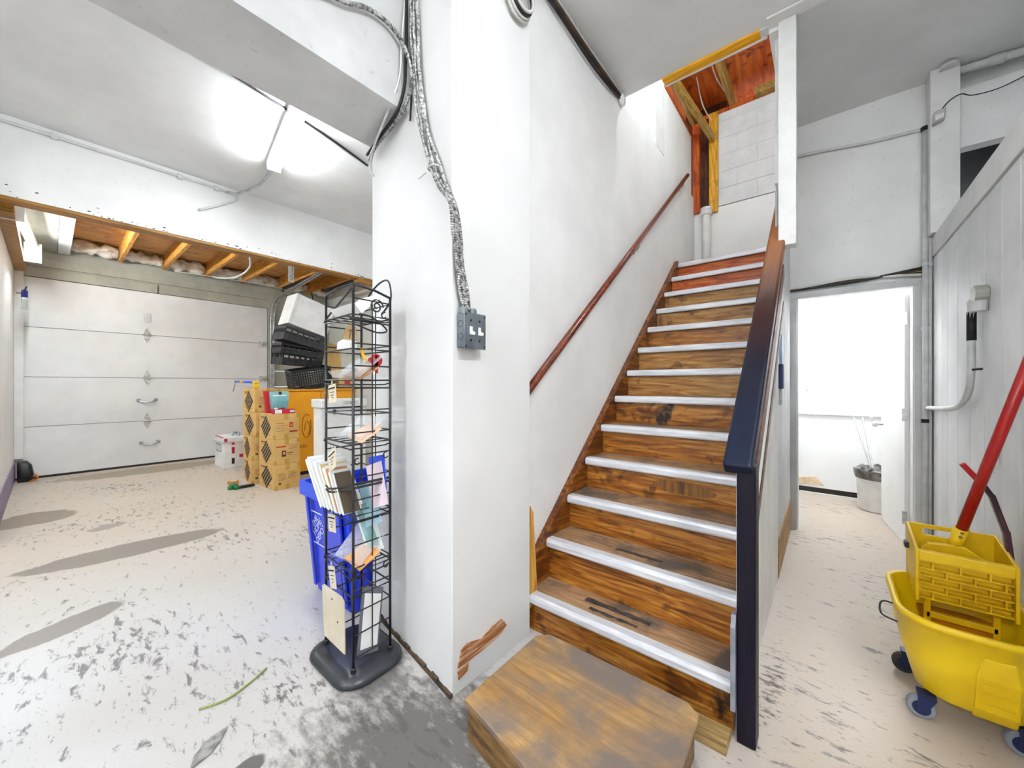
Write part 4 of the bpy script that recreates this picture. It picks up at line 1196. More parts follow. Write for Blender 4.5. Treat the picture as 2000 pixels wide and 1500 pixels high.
MB().obox((-1.668, 0.951, 0.635), (0.07, 0.003, 0.20), (R(-4), R(-28), R(15))).build('cover', M('teal_cover', '#6f9a94', '#8fb8c4', rough=0.3, scale=14), t_)
# board and framed panel at the bottom
MBb = thing('cream_board', 'cream board leaning on the front of the rack base', 'board', (-1.76, 0.85, 0.1))
MB().prism([(-1.868, 0.335), (-1.85, 0.345), (-1.68, 0.345), (-1.655, 0.33), (-1.648, 0.10), (-1.845, 0.105)], 1, 0.832, 0.837).build('panel', M('cream_panel', '#d6cbb6', '#cabfa8', rough=0.6), MBb)
m_ = MB()
for (x, z) in ((-1.765, 0.305), (-1.71, 0.22)):
    m_.lathe([(0.005, 0), (0.005, 0.001)], (x, 0.8305, z), 8, 1)
m_.build('peg_hole', INK, MBb)
fp = thing('framed_panel', 'white panel in a grey frame tilted in the rack bottom', 'framed panel', (-1.6, 0.93, 0.06))
fq = [Vector((-1.625, 0.875, 0.075)), Vector((-1.62, 0.975, 0.060)), Vector((-1.64, 1.015, 0.33)), Vector((-1.645, 0.915, 0.372))]
fc = sum(fq, Vector((0, 0, 0))) / 4
MB().sheet(fq, 0.008).build('frame', M('grey_frame', '#6c7076', '#5a5e64', rough=0.4), fp)
MB().sheet([fc + (v_ - fc) * 0.80 + Vector((0.009, 0, 0.001)) for v_ in fq], 0.002).build('panel', PAPERW, fp)

# ------------------------------------------------------------------ blue recycling bin
bb = thing('recycling_bin', 'bright blue plastic recycling bin behind the wire rack', 'bin', (-2.3, 1.3, 0))
BLUE = M('blue_bin_plastic', '#0c34d8', '#0a2cc0', rough=0.3, scale=3, coat=0.2)
BLUEL = M('blue_bin_rim', '#2c5cec', '#2450dc', rough=0.35, scale=3)
def ringb(t, z, g=0.0):
    return rrect(-2.53 - 0.085 * t + g, -2.062 + 0.02 * t - g, 1.09 - 0.055 * t + g, 1.50 + 0.055 * t - g, 0.035, z, 3)
MB().loft([ringb(0, 0.0), ringb(1, 0.66), ringb(1, 0.66, 0.006), ringb(0, 0.012, 0.006)]).build('body', BLUE, bb)
MB().loft([ringb(1, 0.60, -0.016), ringb(1, 0.68, -0.018), ringb(1, 0.68, 0.006), ringb(1, 0.60, 0.003)], cap=False).build('rim', BLUEL, bb)
for xx in (-2.50, -2.285, -2.10):
    MB().prism([(1.082, 0.03), (1.031, 0.60), (1.015, 0.60), (1.07, 0.03)], 0, xx - 0.016, xx + 0.016).build('rib', BLUE, bb, bevel=0.004)
MB().prism([(1.070, 0.03), (1.025, 0.60), (1.022, 0.60), (1.066, 0.03)], 0, -2.27, -2.12).build('panel', BLUE, bb)
LOGOW = M('white_print', '#e4ecff', '#dce6ff', rough=0.5)
def onbin(x, z, off=0.003):
    return (x, 1.09 - 0.055 * z / 0.66 - off, z)
lg = MB()
cs = [(-2.50, 0.31), (-2.32, 0.31), (-2.32, 0.51), (-2.50, 0.51)]
for a, b_ in zip(cs, cs[1:] + cs[:1]):
    lg.bar(onbin(*a), onbin(*b_), 0.006, 0.003, (0, -1, 0))
lg.build('logo_frame', LOGOW, bb)
yd = Vector((0, -0.083, 1)).normalized()
dx_ = (Vector((1, 0, 0)) + yd).normalized()
dy_ = (yd - Vector((1, 0, 0))).normalized()
for s_, off in (('THE', 0.055), ('HOME', 0.012), ('DEPOT', -0.038)):
    c_ = Vector(onbin(-2.41, 0.41, 0.004)) + dy_ * off
    text('logo_lettering', s_, c_, dx_, dy_, 0.055, LOGOW, bb)

# ------------------------------------------------------------------ cartons
CARD = M('carton_cardboard', '#cda766', '#c39b58', rough=0.75, scale=4, bmp=0.03)
TAPE = M('carton_tape', '#b8903f', '#b08838', rough=0.35)
REDINK = M('red_ink', '#a8281c', '#8c2018', rough=0.7)
BROWNINK = M('brown_ink', '#6a4a24', '#5c401e', rough=0.7)
def carton(label, x0, y0, z0, rz=0.0, style=0, L=0.48, Wd=0.30, H=0.308):
    t_ = thing('carton', label, 'carton', (0, 0, 0), 'stacked brown cartons')
    B('body', CARD, (-L, 0, 0, Wd, 0, H), t_, bevel=0.004)
    tp_ = MB()
    tp_.box(0, 0.0008, Wd * 0.42, Wd * 0.58, H - 0.075, H).box(0, 0.0008, Wd * 0.42, Wd * 0.58, 0, 0.06)
    tp_.box(-L, 0, Wd * 0.42, Wd * 0.58, H, H + 0.0008)
    tp_.box(0, 0.0008, 0.0, 0.035, 0.0, 0.05).box(0, 0.0008, Wd - 0.035, Wd, H - 0.05, H)
    tp_.build('tape', TAPE, t_)
    dm = MB()
    cx_, cz_, r_ = -L * 0.5, H * 0.47, H * 0.30
    for k in range(5):
        a0, a1 = -1 + 0.4 * k, -1 + 0.4 * k + 0.29
        # slanted stripes cut to the diamond |u|+|w|<=1, in rotated axes
        c45 = math.sqrt(0.5)
        pts = [(-1, a0), (1, a0), (1, a1), (-1, a1)]
        poly = [(cx_ + (u - w) * 0.5 * r_ * 1.9, cz_ + (u + w) * 0.5 * r_ * 1.6) for u, w in pts]
        dm.prism(poly, 1, -0.0012, 0)
    dm.build('diamond_logo', INK, t_)
    pm = MB()
    pm.box(-L * 0.84, -L * 0.48, -0.001, 0, H * 0.83, H * 0.87).box(-L * 0.84, -L * 0.62, -0.001, 0, H * 0.77, H * 0.785)
    pm.box(-L * 0.4, -L * 0.2, -0.001, 0, H * 0.16, H * 0.175).box(-L * 0.8, -L * 0.66, -0.001, 0, H * 0.16, H * 0.175)
    pm.build('heading_print', INK, t_)
    ln = MB()
    if style == 0:
        for k in range(5):
            ln.box(0, 0.001, Wd * 0.14, Wd * (0.40 + 0.05 * (k % 2)), H * (0.62 - 0.06 * k), H * (0.635 - 0.06 * k))
            ln.box(0, 0.001, Wd * 0.52, Wd * (0.80 + 0.05 * (k % 2)), H * (0.66 - 0.06 * k), H * (0.675 - 0.06 * k))
        ln.box(0, 0.001, Wd * 0.15, Wd * 0.25, H * 0.20, H * 0.30)
        ln.build('small_print', BROWNINK, t_)
    elif style == 1:
        for k in range(4):
            ln.box(0, 0.001, Wd * 0.12, Wd * 0.42, H * (0.62 - 0.1 * k), H * (0.635 - 0.1 * k))
        ln.build('small_print', BROWNINK, t_)
        r2_ = MB().box(0, 0.001, Wd * 0.62, Wd * 0.76, H * 0.46, H * 0.66).box(0, 0.001, Wd * 0.62, Wd * 0.93, H * 0.26, H * 0.32)
        r2_.build('red_print', REDINK, t_)
        MB().box(0.001, 0.0016, Wd * 0.655, Wd * 0.725, H * 0.50, H * 0.60).box(0, 0.001, Wd * 0.38, Wd * 0.58, H * 0.53, H * 0.57).build('icon', M('print_orange', '#e08050', '#d87040'), t_)
    else:
        for k in range(3):
            ln.box(0, 0.001, Wd * 0.55, Wd * 0.90, H * (0.74 - 0.07 * k), H * (0.75 - 0.07 * k))
        ln.box(0, 0.001, Wd * 0.50, Wd * 0.72, H * 0.42, H * 0.455).box(0, 0.001, Wd * 0.5, Wd * 0.68, H * 0.35, H * 0.365)
        ln.build('small_print', BROWNINK, t_)
        MB().box(0, 0.001, Wd * 0.10, Wd * 0.46, H * 0.68, H * 0.73).build('red_print', REDINK, t_)
        MB().box(0, 0.001, Wd * 0.30, Wd * 0.46, H * 0.30, H * 0.54).build('icon_block', INK, t_)
        MB().box(0.001, 0.0016, Wd * 0.335, Wd * 0.425, H * 0.38, H * 0.49).build('icon', M('print_orange', '#e08050'), t_)
    t_.location = (x0, y0, z0)
    t_.rotation_euler = (0, 0, rz)
    return t_
carton('brown carton on the floor, bottom of the three-high stack', -5.16, 1.735, 0.0, R(2), 0)
carton('brown carton in the middle of the three-high stack', -5.17, 1.73, 0.310, R(1), 2)
carton('brown carton on top of the three-high stack, under the red package', -5.18, 1.725, 0.620, R(0), 1)
carton('brown carton on the floor, bottom of the four-high stack', -5.72, 1.655, 0.0, R(-6), 0)
carton('brown carton second from the floor in the four-high stack', -5.73, 1.66, 0.310, R(-5), 0)
carton('brown carton third from the floor in the four-high stack', -5.70, 1.70, 0.620, R(1), 2)
carton('topmost brown carton of the four-high stack', -5.70, 1.69, 0.930, R(0), 0)
# small goods on the cartons
rb = thing('red_package', 'flat red and white package lying on the three-high carton stack', 'package', (-5.3, 1.85, 0.93))
B('box', M('red_carton', '#c8142c', '#b41024'), (-5.30, -5.22, 1.745, 1.99, 0.930, 0.985), rb, bevel=0.002)
B('white_panel', PAPERW, (-5.2198, -5.2185, 1.76, 1.84, 0.934, 0.98), rb)
B('label', M('label_blue', '#c4ccec', '#b4bce0'), (-5.2198, -5.2185, 1.93, 1.985, 0.945, 0.972), rb)
MB().lathe([(0.018, 0), (0.02, 0.01), (0.012, 0.02)], (-5.26, 1.785, 0.985), 12).build('cap', PAPERW, rb)
po = thing('teal_pouch', 'teal trimmed white pouch standing on the cartons', 'pouch', (-5.42, 1.88, 0.93))
MB().loft([[(-5.40 - 0.03 + sx * 0.045, 1.88 + sy * 0.075, 0.931) for sx, sy in ((-1, -1), (1, -1), (1, 1), (-1, 1))],
           [(-5.43 + sx * 0.05, 1.88 + sy * 0.095, 1.08) for sx, sy in ((-1, -1), (1, -1), (1, 1), (-1, 1))],
           [(-5.43 + sx * 0.006, 1.88 + sy * 0.115, 1.205) for sx, sy in ((-1, -1), (1, -1), (1, 1), (-1, 1))]]).build('bag', M('teal_bag', '#7fb4b8', '#5f989e', rough=0.3), po, bevel=0.004)
MB().sheet([(-5.383, 1.815, 0.96), (-5.383, 1.935, 0.96), (-5.405, 1.955, 1.16), (-5.405, 1.80, 1.16)], -0.004).build('front_label', PAPERW, po)
MB().sheet([(-5.376, 1.83, 0.95), (-5.376, 1.93, 0.95), (-5.377, 1.92, 1.0), (-5.377, 1.83, 0.98)], -0.006).build('dark_print', M('label_dark', '#7a1830', '#2c3038', scale=30), po)
MB().box(-5.42, -5.405, 1.87, 1.90, 1.165, 1.20).build('zip_pull', BLACKP, po)
rp = tag(MB().loft([[(-5.50 + sx * 0.03, 1.80 + sy * 0.05, 0.931) for sx, sy in ((-1, -1), (1, -1), (1, 1), (-1, 1))], [(-5.50 + sx * 0.006, 1.79 + sy * 0.07, 1.21) for sx, sy in ((-1, -1), (1, -1), (1, 1), (-1, 1))]]).build('red_pouch', M('red_bag', '#c8202c', '#b01822', rough=0.3)), 'red pouch half hidden behind the teal pouch', 'pouch')
cg_ = thing('caulking_gun', 'blue and yellow caulking gun lying across the topmost carton', 'caulking gun', (-6.0, 1.8, 1.24))
MB().tube([(-6.62, 1.72, 1.335), (-5.95, 1.76, 1.325)], 0.016, 8).build('barrel', M('blue_enamel', '#2c5cd8', '#2450c4', rough=0.35), cg_, smooth=True)
MB().tube([(-6.42, 1.732, 1.332), (-6.32, 1.738, 1.331)], 0.018, 8).build('band', M('yellow_enamel', '#f0c41c', '#e4b810', rough=0.35), cg_)
MB().obox((-5.92, 1.765, 1.32), (0.09, 0.06, 0.035)).build('head', M('yellow_enamel', '#f0c41c'), cg_, bevel=0.008)
MB().obox((-5.91, 1.765, 1.272), (0.06, 0.06, 0.062)).build('handle', M('yellow_enamel', '#f0c41c'), cg_, bevel=0.008)
MB().tube([(-6.61, 1.72, 1.33), (-6.70, 1.71, 1.19)], 0.006, 6).build('rod', STEEL, cg_)
gt = thing('green_tool', 'green handled tool on the floor before the cartons', 'tool', (-5.72, 1.52, 0))
MB().loft([rrect(-5.82, -5.60, 1.44, 1.50, 0.02, 0.0), rrect(-5.83, -5.59, 1.435, 1.505, 0.025, 0.03), rrect(-5.79, -5.64, 1.45, 1.49, 0.015, 0.055)]).build('body', M('green_plastic', '#187038', '#10602c', rough=0.35), gt, smooth=True)
MB().bar((-5.62, 1.50, 0.02), (-5.62, 1.66, 0.02), 0.05, 0.03).build('grip', BLACKP, gt, bevel=0.006)
MB().lathe([(0.03, 0.0), (0.032, 0.03), (0.02, 0.05)], (-5.66, 1.42, 0.0), 12).build('nose', M('green_plastic', '#187038'), gt)
tr = thing('tape_roll', 'orange tape roll lying on the floor by the cartons', 'tape roll', (-5.96, 1.52, 0))
MB().lathe([(0.03, 0.0), (0.06, 0.0), (0.06, 0.04), (0.03, 0.04), (0.03, 0.001)], (-5.96, 1.52, 0), 20).build('roll', M('orange_tape', '#d88a34', '#c87a28', rough=0.4), tr)
MB().lathe([(0.024, 0.0), (0.0295, 0.0), (0.0295, 0.042), (0.024, 0.042), (0.024, 0.001)], (-5.96, 1.52, 0), 20).build('core', PAPERW, tr)
# white archive box
wbx = thing('archive_box', 'white file box with red corners standing by the garage door', 'box', (-7.3, 1.75, 0))
B('body', M('white_board', '#ececec', '#dedede', rough=0.6), (-7.62, -7.12, 1.70, 1.97, 0.0, 0.42), wbx, bevel=0.004)
B('lid', M('white_board', '#ececec'), (-7.66, -7.10, 1.68, 1.99, 0.40, 0.47), wbx, bevel=0.004)
REDP = M('red_print', '#c42430', '#b01c28', rough=0.6)
rd = MB()
rd.box(-7.10, -7.0985, 1.70, 1.74, 0.41, 0.46).box(-7.12, -7.1185, 1.80, 1.84, 0.22, 0.32).box(-7.12, -7.1185, 1.90, 1.95, 0.15, 0.20).box(-7.12, -7.1185, 1.80, 1.84, 0.355, 0.39)
rd.prism([(-7.60, 1.684), (-7.60, 1.72), (-7.20, 1.72), (-7.12, 1.684)], 2, 0.470, 0.4712)
rd.build('red_marks', REDP, wbx)
B('hand_hole', INK, (-7.12, -7.1185, 1.80, 1.84, 0.06, 0.15), wbx)
B('label_frame', BOXG, (-7.55, -7.25, 1.6985, 1.70, 0.24, 0.36), wbx)
B('label_card', M('label_card', '#d8d8d4', '#c8c8c4'), (-7.53, -7.27, 1.6975, 1.699, 0.255, 0.345), wbx)
gp = tag(MB().loft([rrect(-7.45, -7.30, 1.86, 1.97, 0.03, 0.471), rrect(-7.44, -7.31, 1.87, 1.96, 0.03, 0.53)]).build('wrapped_bundle', M('blue_grey_wrap', '#5c7488', '#d8dce0', rough=0.4, scale=20)), 'small blue grey wrapped bundle on the archive box', 'bundle')

# ------------------------------------------------------------------ yellow cabinet and freezer
cb = thing('yellow_cabinet', 'orange yellow two-door cabinet under the heap of crates', 'cabinet', (-6.05, 2.55, 0))
YEL = M('cabinet_yellow', '#f0a81a', '#e89c10', rough=0.4, scale=2)
B('body', YEL, (-6.35, -5.77, 2.0, 3.10, 0.05, 1.20), cb, bevel=0.004)
B('plinth', BLACKP, (-6.33, -5.80, 2.02, 3.08, 0.0, 0.05), cb)
B('top_board', YEL, (-6.37, -5.74, 1.99, 3.11, 1.20, 1.225), cb, bevel=0.004)
d1 = B('door', YEL, (-5.77, -5.75, 2.005, 2.547, 0.06, 1.19), cb, bevel=0.003)
d2 = B('door', YEL, (-5.77, -5.75, 2.553, 3.095, 0.06, 1.19), cb, bevel=0.003)
dw = MB()
def ell(cy, cz, ry, rz, a0=0, a1=360, r=0.004):
    dw.tube([(-5.748, cy + ry * math.cos(R(a)), cz + rz * math.sin(R(a))) for a in range(a0, a1 + 1, 15)], r, 4)
ell(2.17, 0.68, 0.075, 0.16)
ell(2.345, 0.70, 0.06, 0.165, 60, 400)
ell(2.355, 0.66, 0.035, 0.10, -60, 200)
for (cy, cz) in ((2.17, 0.66), (2.16, 0.60), (2.18, 0.73)):
    dw.tube([(-5.748, cy - 0.03, cz), (-5.748, cy + 0.03, cz + 0.008)], 0.007, 4)
for k in range(5):
    dw.tube(spath([(-5.748, 2.16 + 0.04 * k, 0.39), (-5.748, 2.165 + 0.04 * k, 0.435), (-5.748, 2.185 + 0.04 * k, 0.42), (-5.748, 2.18 + 0.04 * k, 0.39)], 3), 0.003, 4)
dw.build('marker_drawing', M('marker_brown', '#6a3a08', '#5c3206'), d1)
lk = B('lock_plate', YEL, (-5.75, -5.747, 2.40, 2.53, -0.0 + 0.06, 0.24), d1)
MB().lathe([(0.012, 0), (0.012, 0.004)], (-5.747, 2.49, 0.14), 10, 0).build('keyhole', INK, lk)
fz = thing('white_freezer', 'white upright freezer standing behind the wire rack', 'freezer', (-4.76, 2.34, 0))
FZW = M('freezer_white', '#ededeb', '#e4e4e2', rough=0.35)
B('body', FZW, (-4.88, -4.70, 2.07, 2.62, 0.0, 1.05), fz, bevel=0.01)
B('door', FZW, (-4.70, -4.64, 2.06, 2.63, 0.05, 1.00), fz, bevel=0.01)
B('top_cap', FZW, (-4.90, -4.62, 2.05, 2.64, 1.01, 1.115), fz, bevel=0.012)
nb = B('name_plate', M('plate_silver', '#dcdcd8', '#c8c8c4', rough=0.4), (-4.62, -4.617, 2.32, 2.52, 1.045, 1.095), fz)
MB().box(-4.617, -4.616, 2.36, 2.48, 1.072, 1.078).box(-4.617, -4.616, 2.40, 2.44, 1.056, 1.062).build('print', INK, nb)
lp = B('lock', BOXG, (-4.64, -4.632, 2.20, 2.235, 0.93, 0.99), fz, bevel=0.002)
MB().lathe([(0.007, 0), (0.007, 0.004)], (-4.632, 2.218, 0.965), 8, 0).build('keyhole', INK, lp)

# ------------------------------------------------------------------ crate heap on the cabinet
def crate(label, c, size, rot, lattice=True, mat=None, solid=False):
    mat = mat or BLACKP
    t_ = thing('plastic_crate', label, 'crate', (0, 0, 0), 'crates heaped on the cabinet')
    L, Wd, H = size
    B('floor_panel', mat, (-L / 2, L / 2, -Wd / 2, Wd / 2, 0, 0.012), t_)
    r_ = MB()
    t0 = 0.018
    for sx in (-1, 1):
        r_.box(sx * L / 2 - t0 / 2, sx * L / 2 + t0 / 2, -Wd / 2, Wd / 2, H - 0.03, H)
    for sy in (-1, 1):
        r_.box(-L / 2, L / 2, sy * Wd / 2 - t0 / 2, sy * Wd / 2 + t0 / 2, H - 0.03, H)
    r_.build('rim', mat, t_)
    for ax in (0, 1):
        for sgn in (-1, 1):
            w_ = MB()
            half = (Wd if ax == 0 else L) / 2
            fix = sgn * (L if ax == 0 else Wd) / 2
            def bx_(a0, a1, z0, z1, th=0.006):
                if ax == 0:
                    w_.box(fix - th / 2, fix + th / 2, a0, a1, z0, z1)
                else:
                    w_.box(a0, a1, fix - th / 2, fix + th / 2, z0, z1)
            if solid:
                bx_(-half, half, 0, H * 0.55, 0.008)
                n_ = 7
                for k in range(n_ + 1):
                    a = -half + 2 * half * k / n_
                    bx_(a - 0.008, a + 0.008, 0, H, 0.012)
            else:
                n_ = int(2 * half / 0.032)
                for k in range(n_ + 1):
                    a = -half + 2 * half * k / n_
                    bx_(a - 0.005, a + 0.005, 0, H)
                m_n = int(H / 0.032)
                for k in range(m_n + 1):
                    z_ = H * k / m_n
                    bx_(-half, half, max(0, z_ - 0.005), min(H, z_ + 0.005), 0.005)
            w_.build('side_wall', mat, t_)
    t_.location = c
    t_.rotation_euler = rot
    return t_
crate('black lattice crate tipped forward at the bottom of the heap', (-5.98, 2.50, 1.245), (0.34, 0.52, 0.30), (R(10), R(6), R(-6)))
crate('deep black tray tilted behind the lattice crate', (-6.18, 2.38, 1.57), (0.36, 0.56, 0.20), (R(-3), R(4), R(4)), solid=True)
crate('shallow black tray stacked third in the heap', (-6.10, 2.36, 1.72), (0.36, 0.58, 0.14), (R(-6), R(3), 0), solid=True)
crate('dark grey crate with square windows carrying the white box', (-6.02, 2.34, 1.87), (0.36, 0.58, 0.19), (R(-13), R(2), R(3)), solid=True, mat=M('charcoal_plastic', '#34343a', '#2a2a2e', rough=0.5))
wc = thing('white_cooler', 'white foam box on top of the crate heap', 'box', (0, 0, 0))
B('body', M('foam_white', '#ecebe8', '#e0dfdc', rough=0.7), (-0.17, 0.17, -0.28, 0.28, 0, 0.46), wc, bevel=0.012)
B('side_band', M('foam_band_grey', '#dcdbd8', '#d2d1ce', rough=0.7), (-0.175, 0.172, -0.29, -0.24, 0.0, 0.46), wc, bevel=0.006)  # end band slightly darker than the foam body
wc.location = (-6.0, 2.40, 2.08)
wc.rotation_euler = (R(-16), 0, R(2))
cs_ = thing('cardboard_sheet', 'folded brown cardboard sheet beside the crate heap', 'cardboard', (-6.1, 2.9, 1.22))
MB().sheet([(-5.95, 2.72, 1.235), (-6.02, 3.02, 1.235), (-6.2, 3.03, 1.92), (-6.1, 2.74, 1.98)], 0.01).build('panel', CARD, cs_)
MB().sheet([(-5.95, 2.72, 1.235), (-5.90, 2.76, 1.235), (-6.03, 2.80, 1.80), (-6.1, 2.74, 1.97)], 0.008).build('flap', CARD, cs_)
rt = thing('produce_box', 'open brown box with a red print behind the rack', 'box', (-5.95, 2.95, 1.226))
B('body', CARD, (-6.0, -5.80, 2.84, 3.08, 1.226, 1.40), rt)
B('red_print', REDP, (-5.80, -5.7985, 2.93, 3.02, 1.30, 1.38), rt)
lst = tag(MB().bar((-6.9, 2.35, 1.0), (-6.9, 2.95, 1.35), 0.05, 0.03).bar((-6.9, 2.35, 0.93), (-6.9, 2.95, 1.28), 0.05, 0.03).build('grey_rail', GREYB), 'pair of grey slanted rails behind the cabinet', 'rail')
bpy.data.objects.remove(lst)

# ------------------------------------------------------------------ mop bucket
mbk = thing('mop_bucket', 'yellow wheeled mop bucket beside the panelled wall', 'mop bucket', (0.40, 2.35, 0))
YB = M('bucket_yellow', '#f0cc08', '#e6bc04', rough=0.38, scale=4, coat=0.1)
YI = M('wringer_yellow', '#ecc40c', '#dcb004', rough=0.4, scale=6)
def rb_(x0, x1, y0, y1, r, z):
    return rrect(x0, x1, y0, y1, r, z, 8)
outer = [rb_(0.30, 0.56, 2.17, 2.46, 0.09, 0.085), rb_(0.275, 0.575, 2.14, 2.50, 0.10, 0.11), rb_(0.235, 0.59, 2.105, 2.56, 0.12, 0.26), rb_(0.222, 0.60, 2.085, 2.595, 0.13, 0.385), rb_(0.212, 0.608, 2.072, 2.605, 0.135, 0.392), rb_(0.212, 0.608, 2.072, 2.605, 0.135, 0.412)]
inner = [rb_(0.232, 0.590, 2.092, 2.585, 0.12, 0.412), rb_(0.245, 0.58, 2.115, 2.55, 0.11, 0.26), rb_(0.29, 0.56, 2.155, 2.49, 0.09, 0.12)]
MB().loft(outer + inner).build('tub', YB, mbk, smooth=True)
MB().loft([[(0.42, 2.19, 0.082), (0.51, 2.19, 0.082), (0.52, 2.155, 0.082), (0.41, 2.155, 0.082)], [(0.42, 2.15, 0.13), (0.51, 2.15, 0.13), (0.52, 2.128, 0.13), (0.41, 2.128, 0.13)], [(0.42, 2.13, 0.26), (0.51, 2.13, 0.26), (0.52, 2.098, 0.26), (0.41, 2.098, 0.26)], [(0.43, 2.11, 0.34), (0.50, 2.11, 0.34), (0.505, 2.092, 0.34), (0.425, 2.092, 0.34)]]).build('front_rib', YB, mbk, bevel=0.012)
for k in range(3):
    B('step_mark', YI, (0.425, 0.505, 2.100 + 0.009 * (2 - k), 2.14, 0.16 + 0.04 * k, 0.165 + 0.04 * k), mbk)
FORK = M('caster_fork_blue', '#1c2a58', '#141e44', rough=0.4, metal=0.2)
TYRE = M('caster_tyre', '#8e949e', '#767c86', rough=0.5)
TYRE2 = M('caster_dark', '#3a322c', '#2a241f', rough=0.6)
for k, (x, y_) in enumerate(((0.285, 2.17), (0.272, 2.46), (0.53, 2.17), (0.54, 2.46))):
    w_ = MB().lathe([(0.012, -0.014), (0.038, -0.014), (0.042, -0.008), (0.042, 0.008), (0.038, 0.014), (0.012, 0.014)], (x, y_, 0.042), 20, 1).build('caster_wheel', TYRE if k % 2 == 0 else TYRE2, mbk, smooth=False)
    MB().lathe([(0.005, -0.017), (0.026, -0.017), (0.026, 0.017), (0.005, 0.017)], (x, y_, 0.042), 16, 1).build('hub', FORK, w_)
    f_ = MB()
    for sg in (-1, 1):
        f_.prism([(x - 0.012, 0.035), (x + 0.014, 0.035), (x + 0.04, 0.088), (x - 0.01, 0.095)], 1, y_ + sg * 0.021 - 0.002, y_ + sg * 0.021 + 0.002)
    f_.box(x - 0.012, x + 0.04, y_ - 0.022, y_ + 0.022, 0.088, 0.10)
    f_.build('caster_fork', FORK, mbk)
MB().tube(spath([(0.222, 2.30, 0.36), (0.19, 2.29, 0.365), (0.178, 2.285, 0.345), (0.185, 2.28, 0.31), (0.232, 2.27, 0.30)], 5), 0.0035, 6).build('wire_catch', BLACKP, mbk)
# wringer
wg_ = thing('mop_wringer', 'yellow side press wringer hooked in the mop bucket', 'mop wringer', (0.42, 2.47, 0.40))
fr = B('front_press', YI, (0.305, 0.555, 2.375, 2.380, 0.40, 0.555), wg_)
B('front_band', YI, (0.300, 0.560, 2.343, 2.372, 0.555, 0.597), wg_, bevel=0.005)
xs_ = [0.305, 0.555]
nrow = 5
for r0 in range(nrow + 1):
    z_ = 0.40 + 0.155 * r0 / nrow
    B('grid_bar', YI, (0.305, 0.555, 2.345, 2.376, z_ - 0.0025, z_ + 0.0025), fr)
for r0 in range(nrow):
    z0, z1 = 0.40 + 0.155 * r0 / nrow, 0.40 + 0.155 * (r0 + 1) / nrow
    n_ = 3
    off = 0.0 if r0 % 2 else 0.5
    for k in range(n_ + 1):
        xx = 0.305 + 0.25 * (k + off) / (n_ + 0.25)
        if xx < 0.552:
            B('grid_web', YI, (xx - 0.0025, xx + 0.0025, 2.346, 2.376, z0, z1), fr)
MB().prism([(2.34, 0.385), (2.34, 0.60), (2.60, 0.648), (2.60, 0.40)], 0, 0.292, 0.303).build('side_plate', YI, wg_, bevel=0.003)
MB().prism([(2.34, 0.385), (2.34, 0.60), (2.60, 0.648), (2.60, 0.40)], 0, 0.557, 0.568).build('side_plate', YI, wg_, bevel=0.003)
bp = MB()
bp.box(0.303, 0.557, 2.588, 2.60, 0.40, 0.60)
bp.box(0.303, 0.345, 2.588, 2.60, 0.60, 0.648).box(0.44, 0.557, 2.588, 2.60, 0.60, 0.645).box(0.345, 0.44, 2.588, 2.60, 0.63, 0.648)
bp.build('back_plate', YI, wg_)
B('lower_rail', YI, (0.33, 0.53, 2.40, 2.42, 0.30, 0.325), wg_, bevel=0.003)
for xx in (0.335, 0.525):
    B('lower_leg', YI, (xx - 0.01, xx + 0.01, 2.40, 2.42, 0.20, 0.40), wg_, bevel=0.003)
B('lower_tray', M('wet_orange_plastic', '#c87c0c', '#a86408', rough=0.35), (0.32, 0.54, 2.42, 2.56, 0.27, 0.29), wg_)
B('hook_tab', BLACKP, (0.278, 0.292, 2.50, 2.54, 0.55, 0.575), wg_)
MB().bar((0.575, 2.47, 0.57), (0.567, 2.49, 0.70), 0.018, 0.034, (0, 1, 0)).bar((0.567, 2.49, 0.69), (0.530, 2.50, 0.84), 0.018, 0.034, (0, 1, 0)).bar((0.532, 2.50, 0.83), (0.508, 2.50, 0.875), 0.018, 0.034, (0, 1, 0)).build('lever', M('maroon_lever', '#3c1420', '#2c0e1a', rough=0.35), wg_, bevel=0.004)
MB().bar((0.512, 2.50, 0.868), (0.448, 2.50, 0.96), 0.020, 0.032, (0, 1, 0)).build('lever_grip', M('red_grip', '#c01820', '#a81018', rough=0.35), wg_, bevel=0.005)
# mop
mp_ = thing('mop', 'mop with a worn red handle standing in the yellow wringer', 'mop', (0.44, 2.46, 0.42))
a_, b_ = Vector((0.437, 2.49, 0.635)), Vector((0.598, 2.26, 1.50))
d_ = (b_ - a_).normalized()
MB().tube([a_ - d_ * 0.01, b_], 0.0185, 12).build('handle', M('worn_red_paint', '#a81414', '#c43818', rough=0.32, scale=40, stretch=(1, 1, 0.3), lo=0.62, hi=0.74), mp_, smooth=True)
MB().tube([a_ - d_ * 0.085, a_ - d_ * 0.02, a_ + d_ * 0.05], [0.021, 0.023, 0.0245], 14).build('socket', YI, mp_, smooth=True)
MB().prism([(0.325, 0.45), (0.325, 0.575), (0.345, 0.597), (0.41, 0.605), (0.455, 0.605), (0.535, 0.55), (0.535, 0.45)], 1, 2.475, 2.495).build('clamp_plate', YI, mp_, bevel=0.006)
for q in (0.015, 0.035):
    c_ = a_ + d_ * q
    MB().lathe([(0.006, 0), (0.006, 0.004)], (c_.x, c_.y - 0.0275, c_.z), 10, 1).build('rivet', M('rivet_brown', '#8a6a1c', '#6a5014'), mp_)

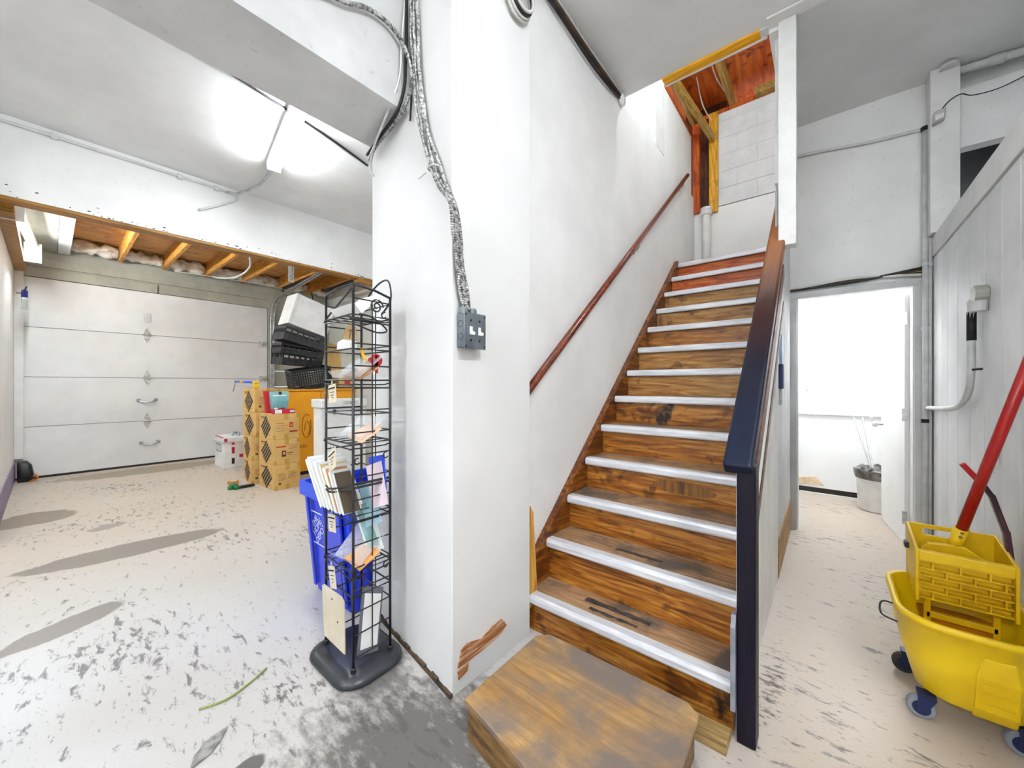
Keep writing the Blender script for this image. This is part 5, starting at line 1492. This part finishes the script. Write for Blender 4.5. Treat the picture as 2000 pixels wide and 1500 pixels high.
# ------------------------------------------------------------------ back room goods
tb = thing('trash_bin', 'white round trash bin with a dark liner in the back room', 'trash bin', (0.42, 5.42, 0))
MB().lathe([(0.15, 0.0), (0.165, 0.02), (0.185, 0.40), (0.19, 0.41), (0.18, 0.41), (0.155, 0.03)], (0.42, 5.42, 0), 28).build('body', PVC, tb, smooth=True)
lr = []
for z_, r0, wob in ((0.33, 0.192, 0.004), (0.40, 0.20, 0.012), (0.435, 0.196, 0.02), (0.42, 0.165, 0.02), (0.30, 0.13, 0.02)):
    lr.append([(0.42 + (r0 + random.uniform(-wob, wob)) * math.cos(R(15 * a)), 5.42 + (r0 + random.uniform(-wob, wob)) * math.sin(R(15 * a)), z_ + random.uniform(-wob, wob)) for a in range(24)])
MB().loft(lr).build('liner', M('dark_liner', '#3c3834', '#8a8682', rough=0.2, scale=12), tb, smooth=True)
rl = thing('wall_rail', 'thin white rail along the back room wall', 'rail', (0.2, 5.77, 0.94))
MB().tube([(-0.36, 5.78, 0.945), (1.0, 5.78, 0.945)], 0.013, 8).build('bar', PVC, rl, smooth=True)
for xx in (-0.1, 0.38):
    MB().tube([(xx, 5.80, 0.945), (xx, 5.77, 0.945)], 0.02, 8).build('support', PVC, rl)
for k, (a, b_) in enumerate((((0.235, 5.755, 0.93), (0.36, 5.50, 0.42)), ((0.31, 5.755, 0.93), (0.375, 5.50, 0.42)))):
    tag(MB().tube([a, b_], 0.008, 7).build('metal_rod', STEEL), ('longer slanted' if k == 0 else 'steeper') + ' thin metal rod standing in the trash bin', 'rod')
vd = thing('vent_duct', 'white elbow duct coming out of the back room ceiling corner', 'duct', (0.2, 5.4, 2.0))
MB().tube(spath([(0.62, 5.55, 2.28), (0.45, 5.5, 2.27), (0.36, 5.46, 2.20), (0.33, 5.44, 2.08), (0.36, 5.44, 1.98), (0.36, 5.44, 1.93)], 6), 0.062, 16).build('duct', PVC, vd, smooth=True)
MB().tube([(0.60, 5.55, 2.28), (0.95, 5.6, 2.28), (1.08, 5.6, 2.28)], 0.062, 16).build('branch', PVC, vd, smooth=True)
hks = tag(MB().tube(spath([(-0.18, 5.795, 1.22), (-0.18, 5.76, 1.22), (-0.18, 5.75, 1.24)], 3), 0.008, 6).build('wall_hook', STEEL), 'small hook on the back room wall near the casing', 'hook')

# green stem and dry leaf on the floor
tag(MB().tube(spath([(-1.93, 0.38, 0.004), (-1.90, 0.46, 0.006), (-1.93, 0.56, 0.006), (-1.97, 0.63, 0.005)], 5), 0.004, 5).build('plant_stem', M('green_stem', '#8c9a4c', '#74823c', rough=0.6)), 'long green plant stem lying on the concrete', 'stem')
lf = [(-1.65, 0.30), (-1.70, 0.32), (-1.745, 0.375), (-1.75, 0.43), (-1.71, 0.405), (-1.665, 0.36)]
tag(MB().prism(lf, 2, 0.002, 0.005).build('dry_leaf', M('dry_leaf_grey', '#6c6a66', '#9a9894', rough=0.6, scale=30)), 'grey dry leaf lying on the concrete', 'leaf')
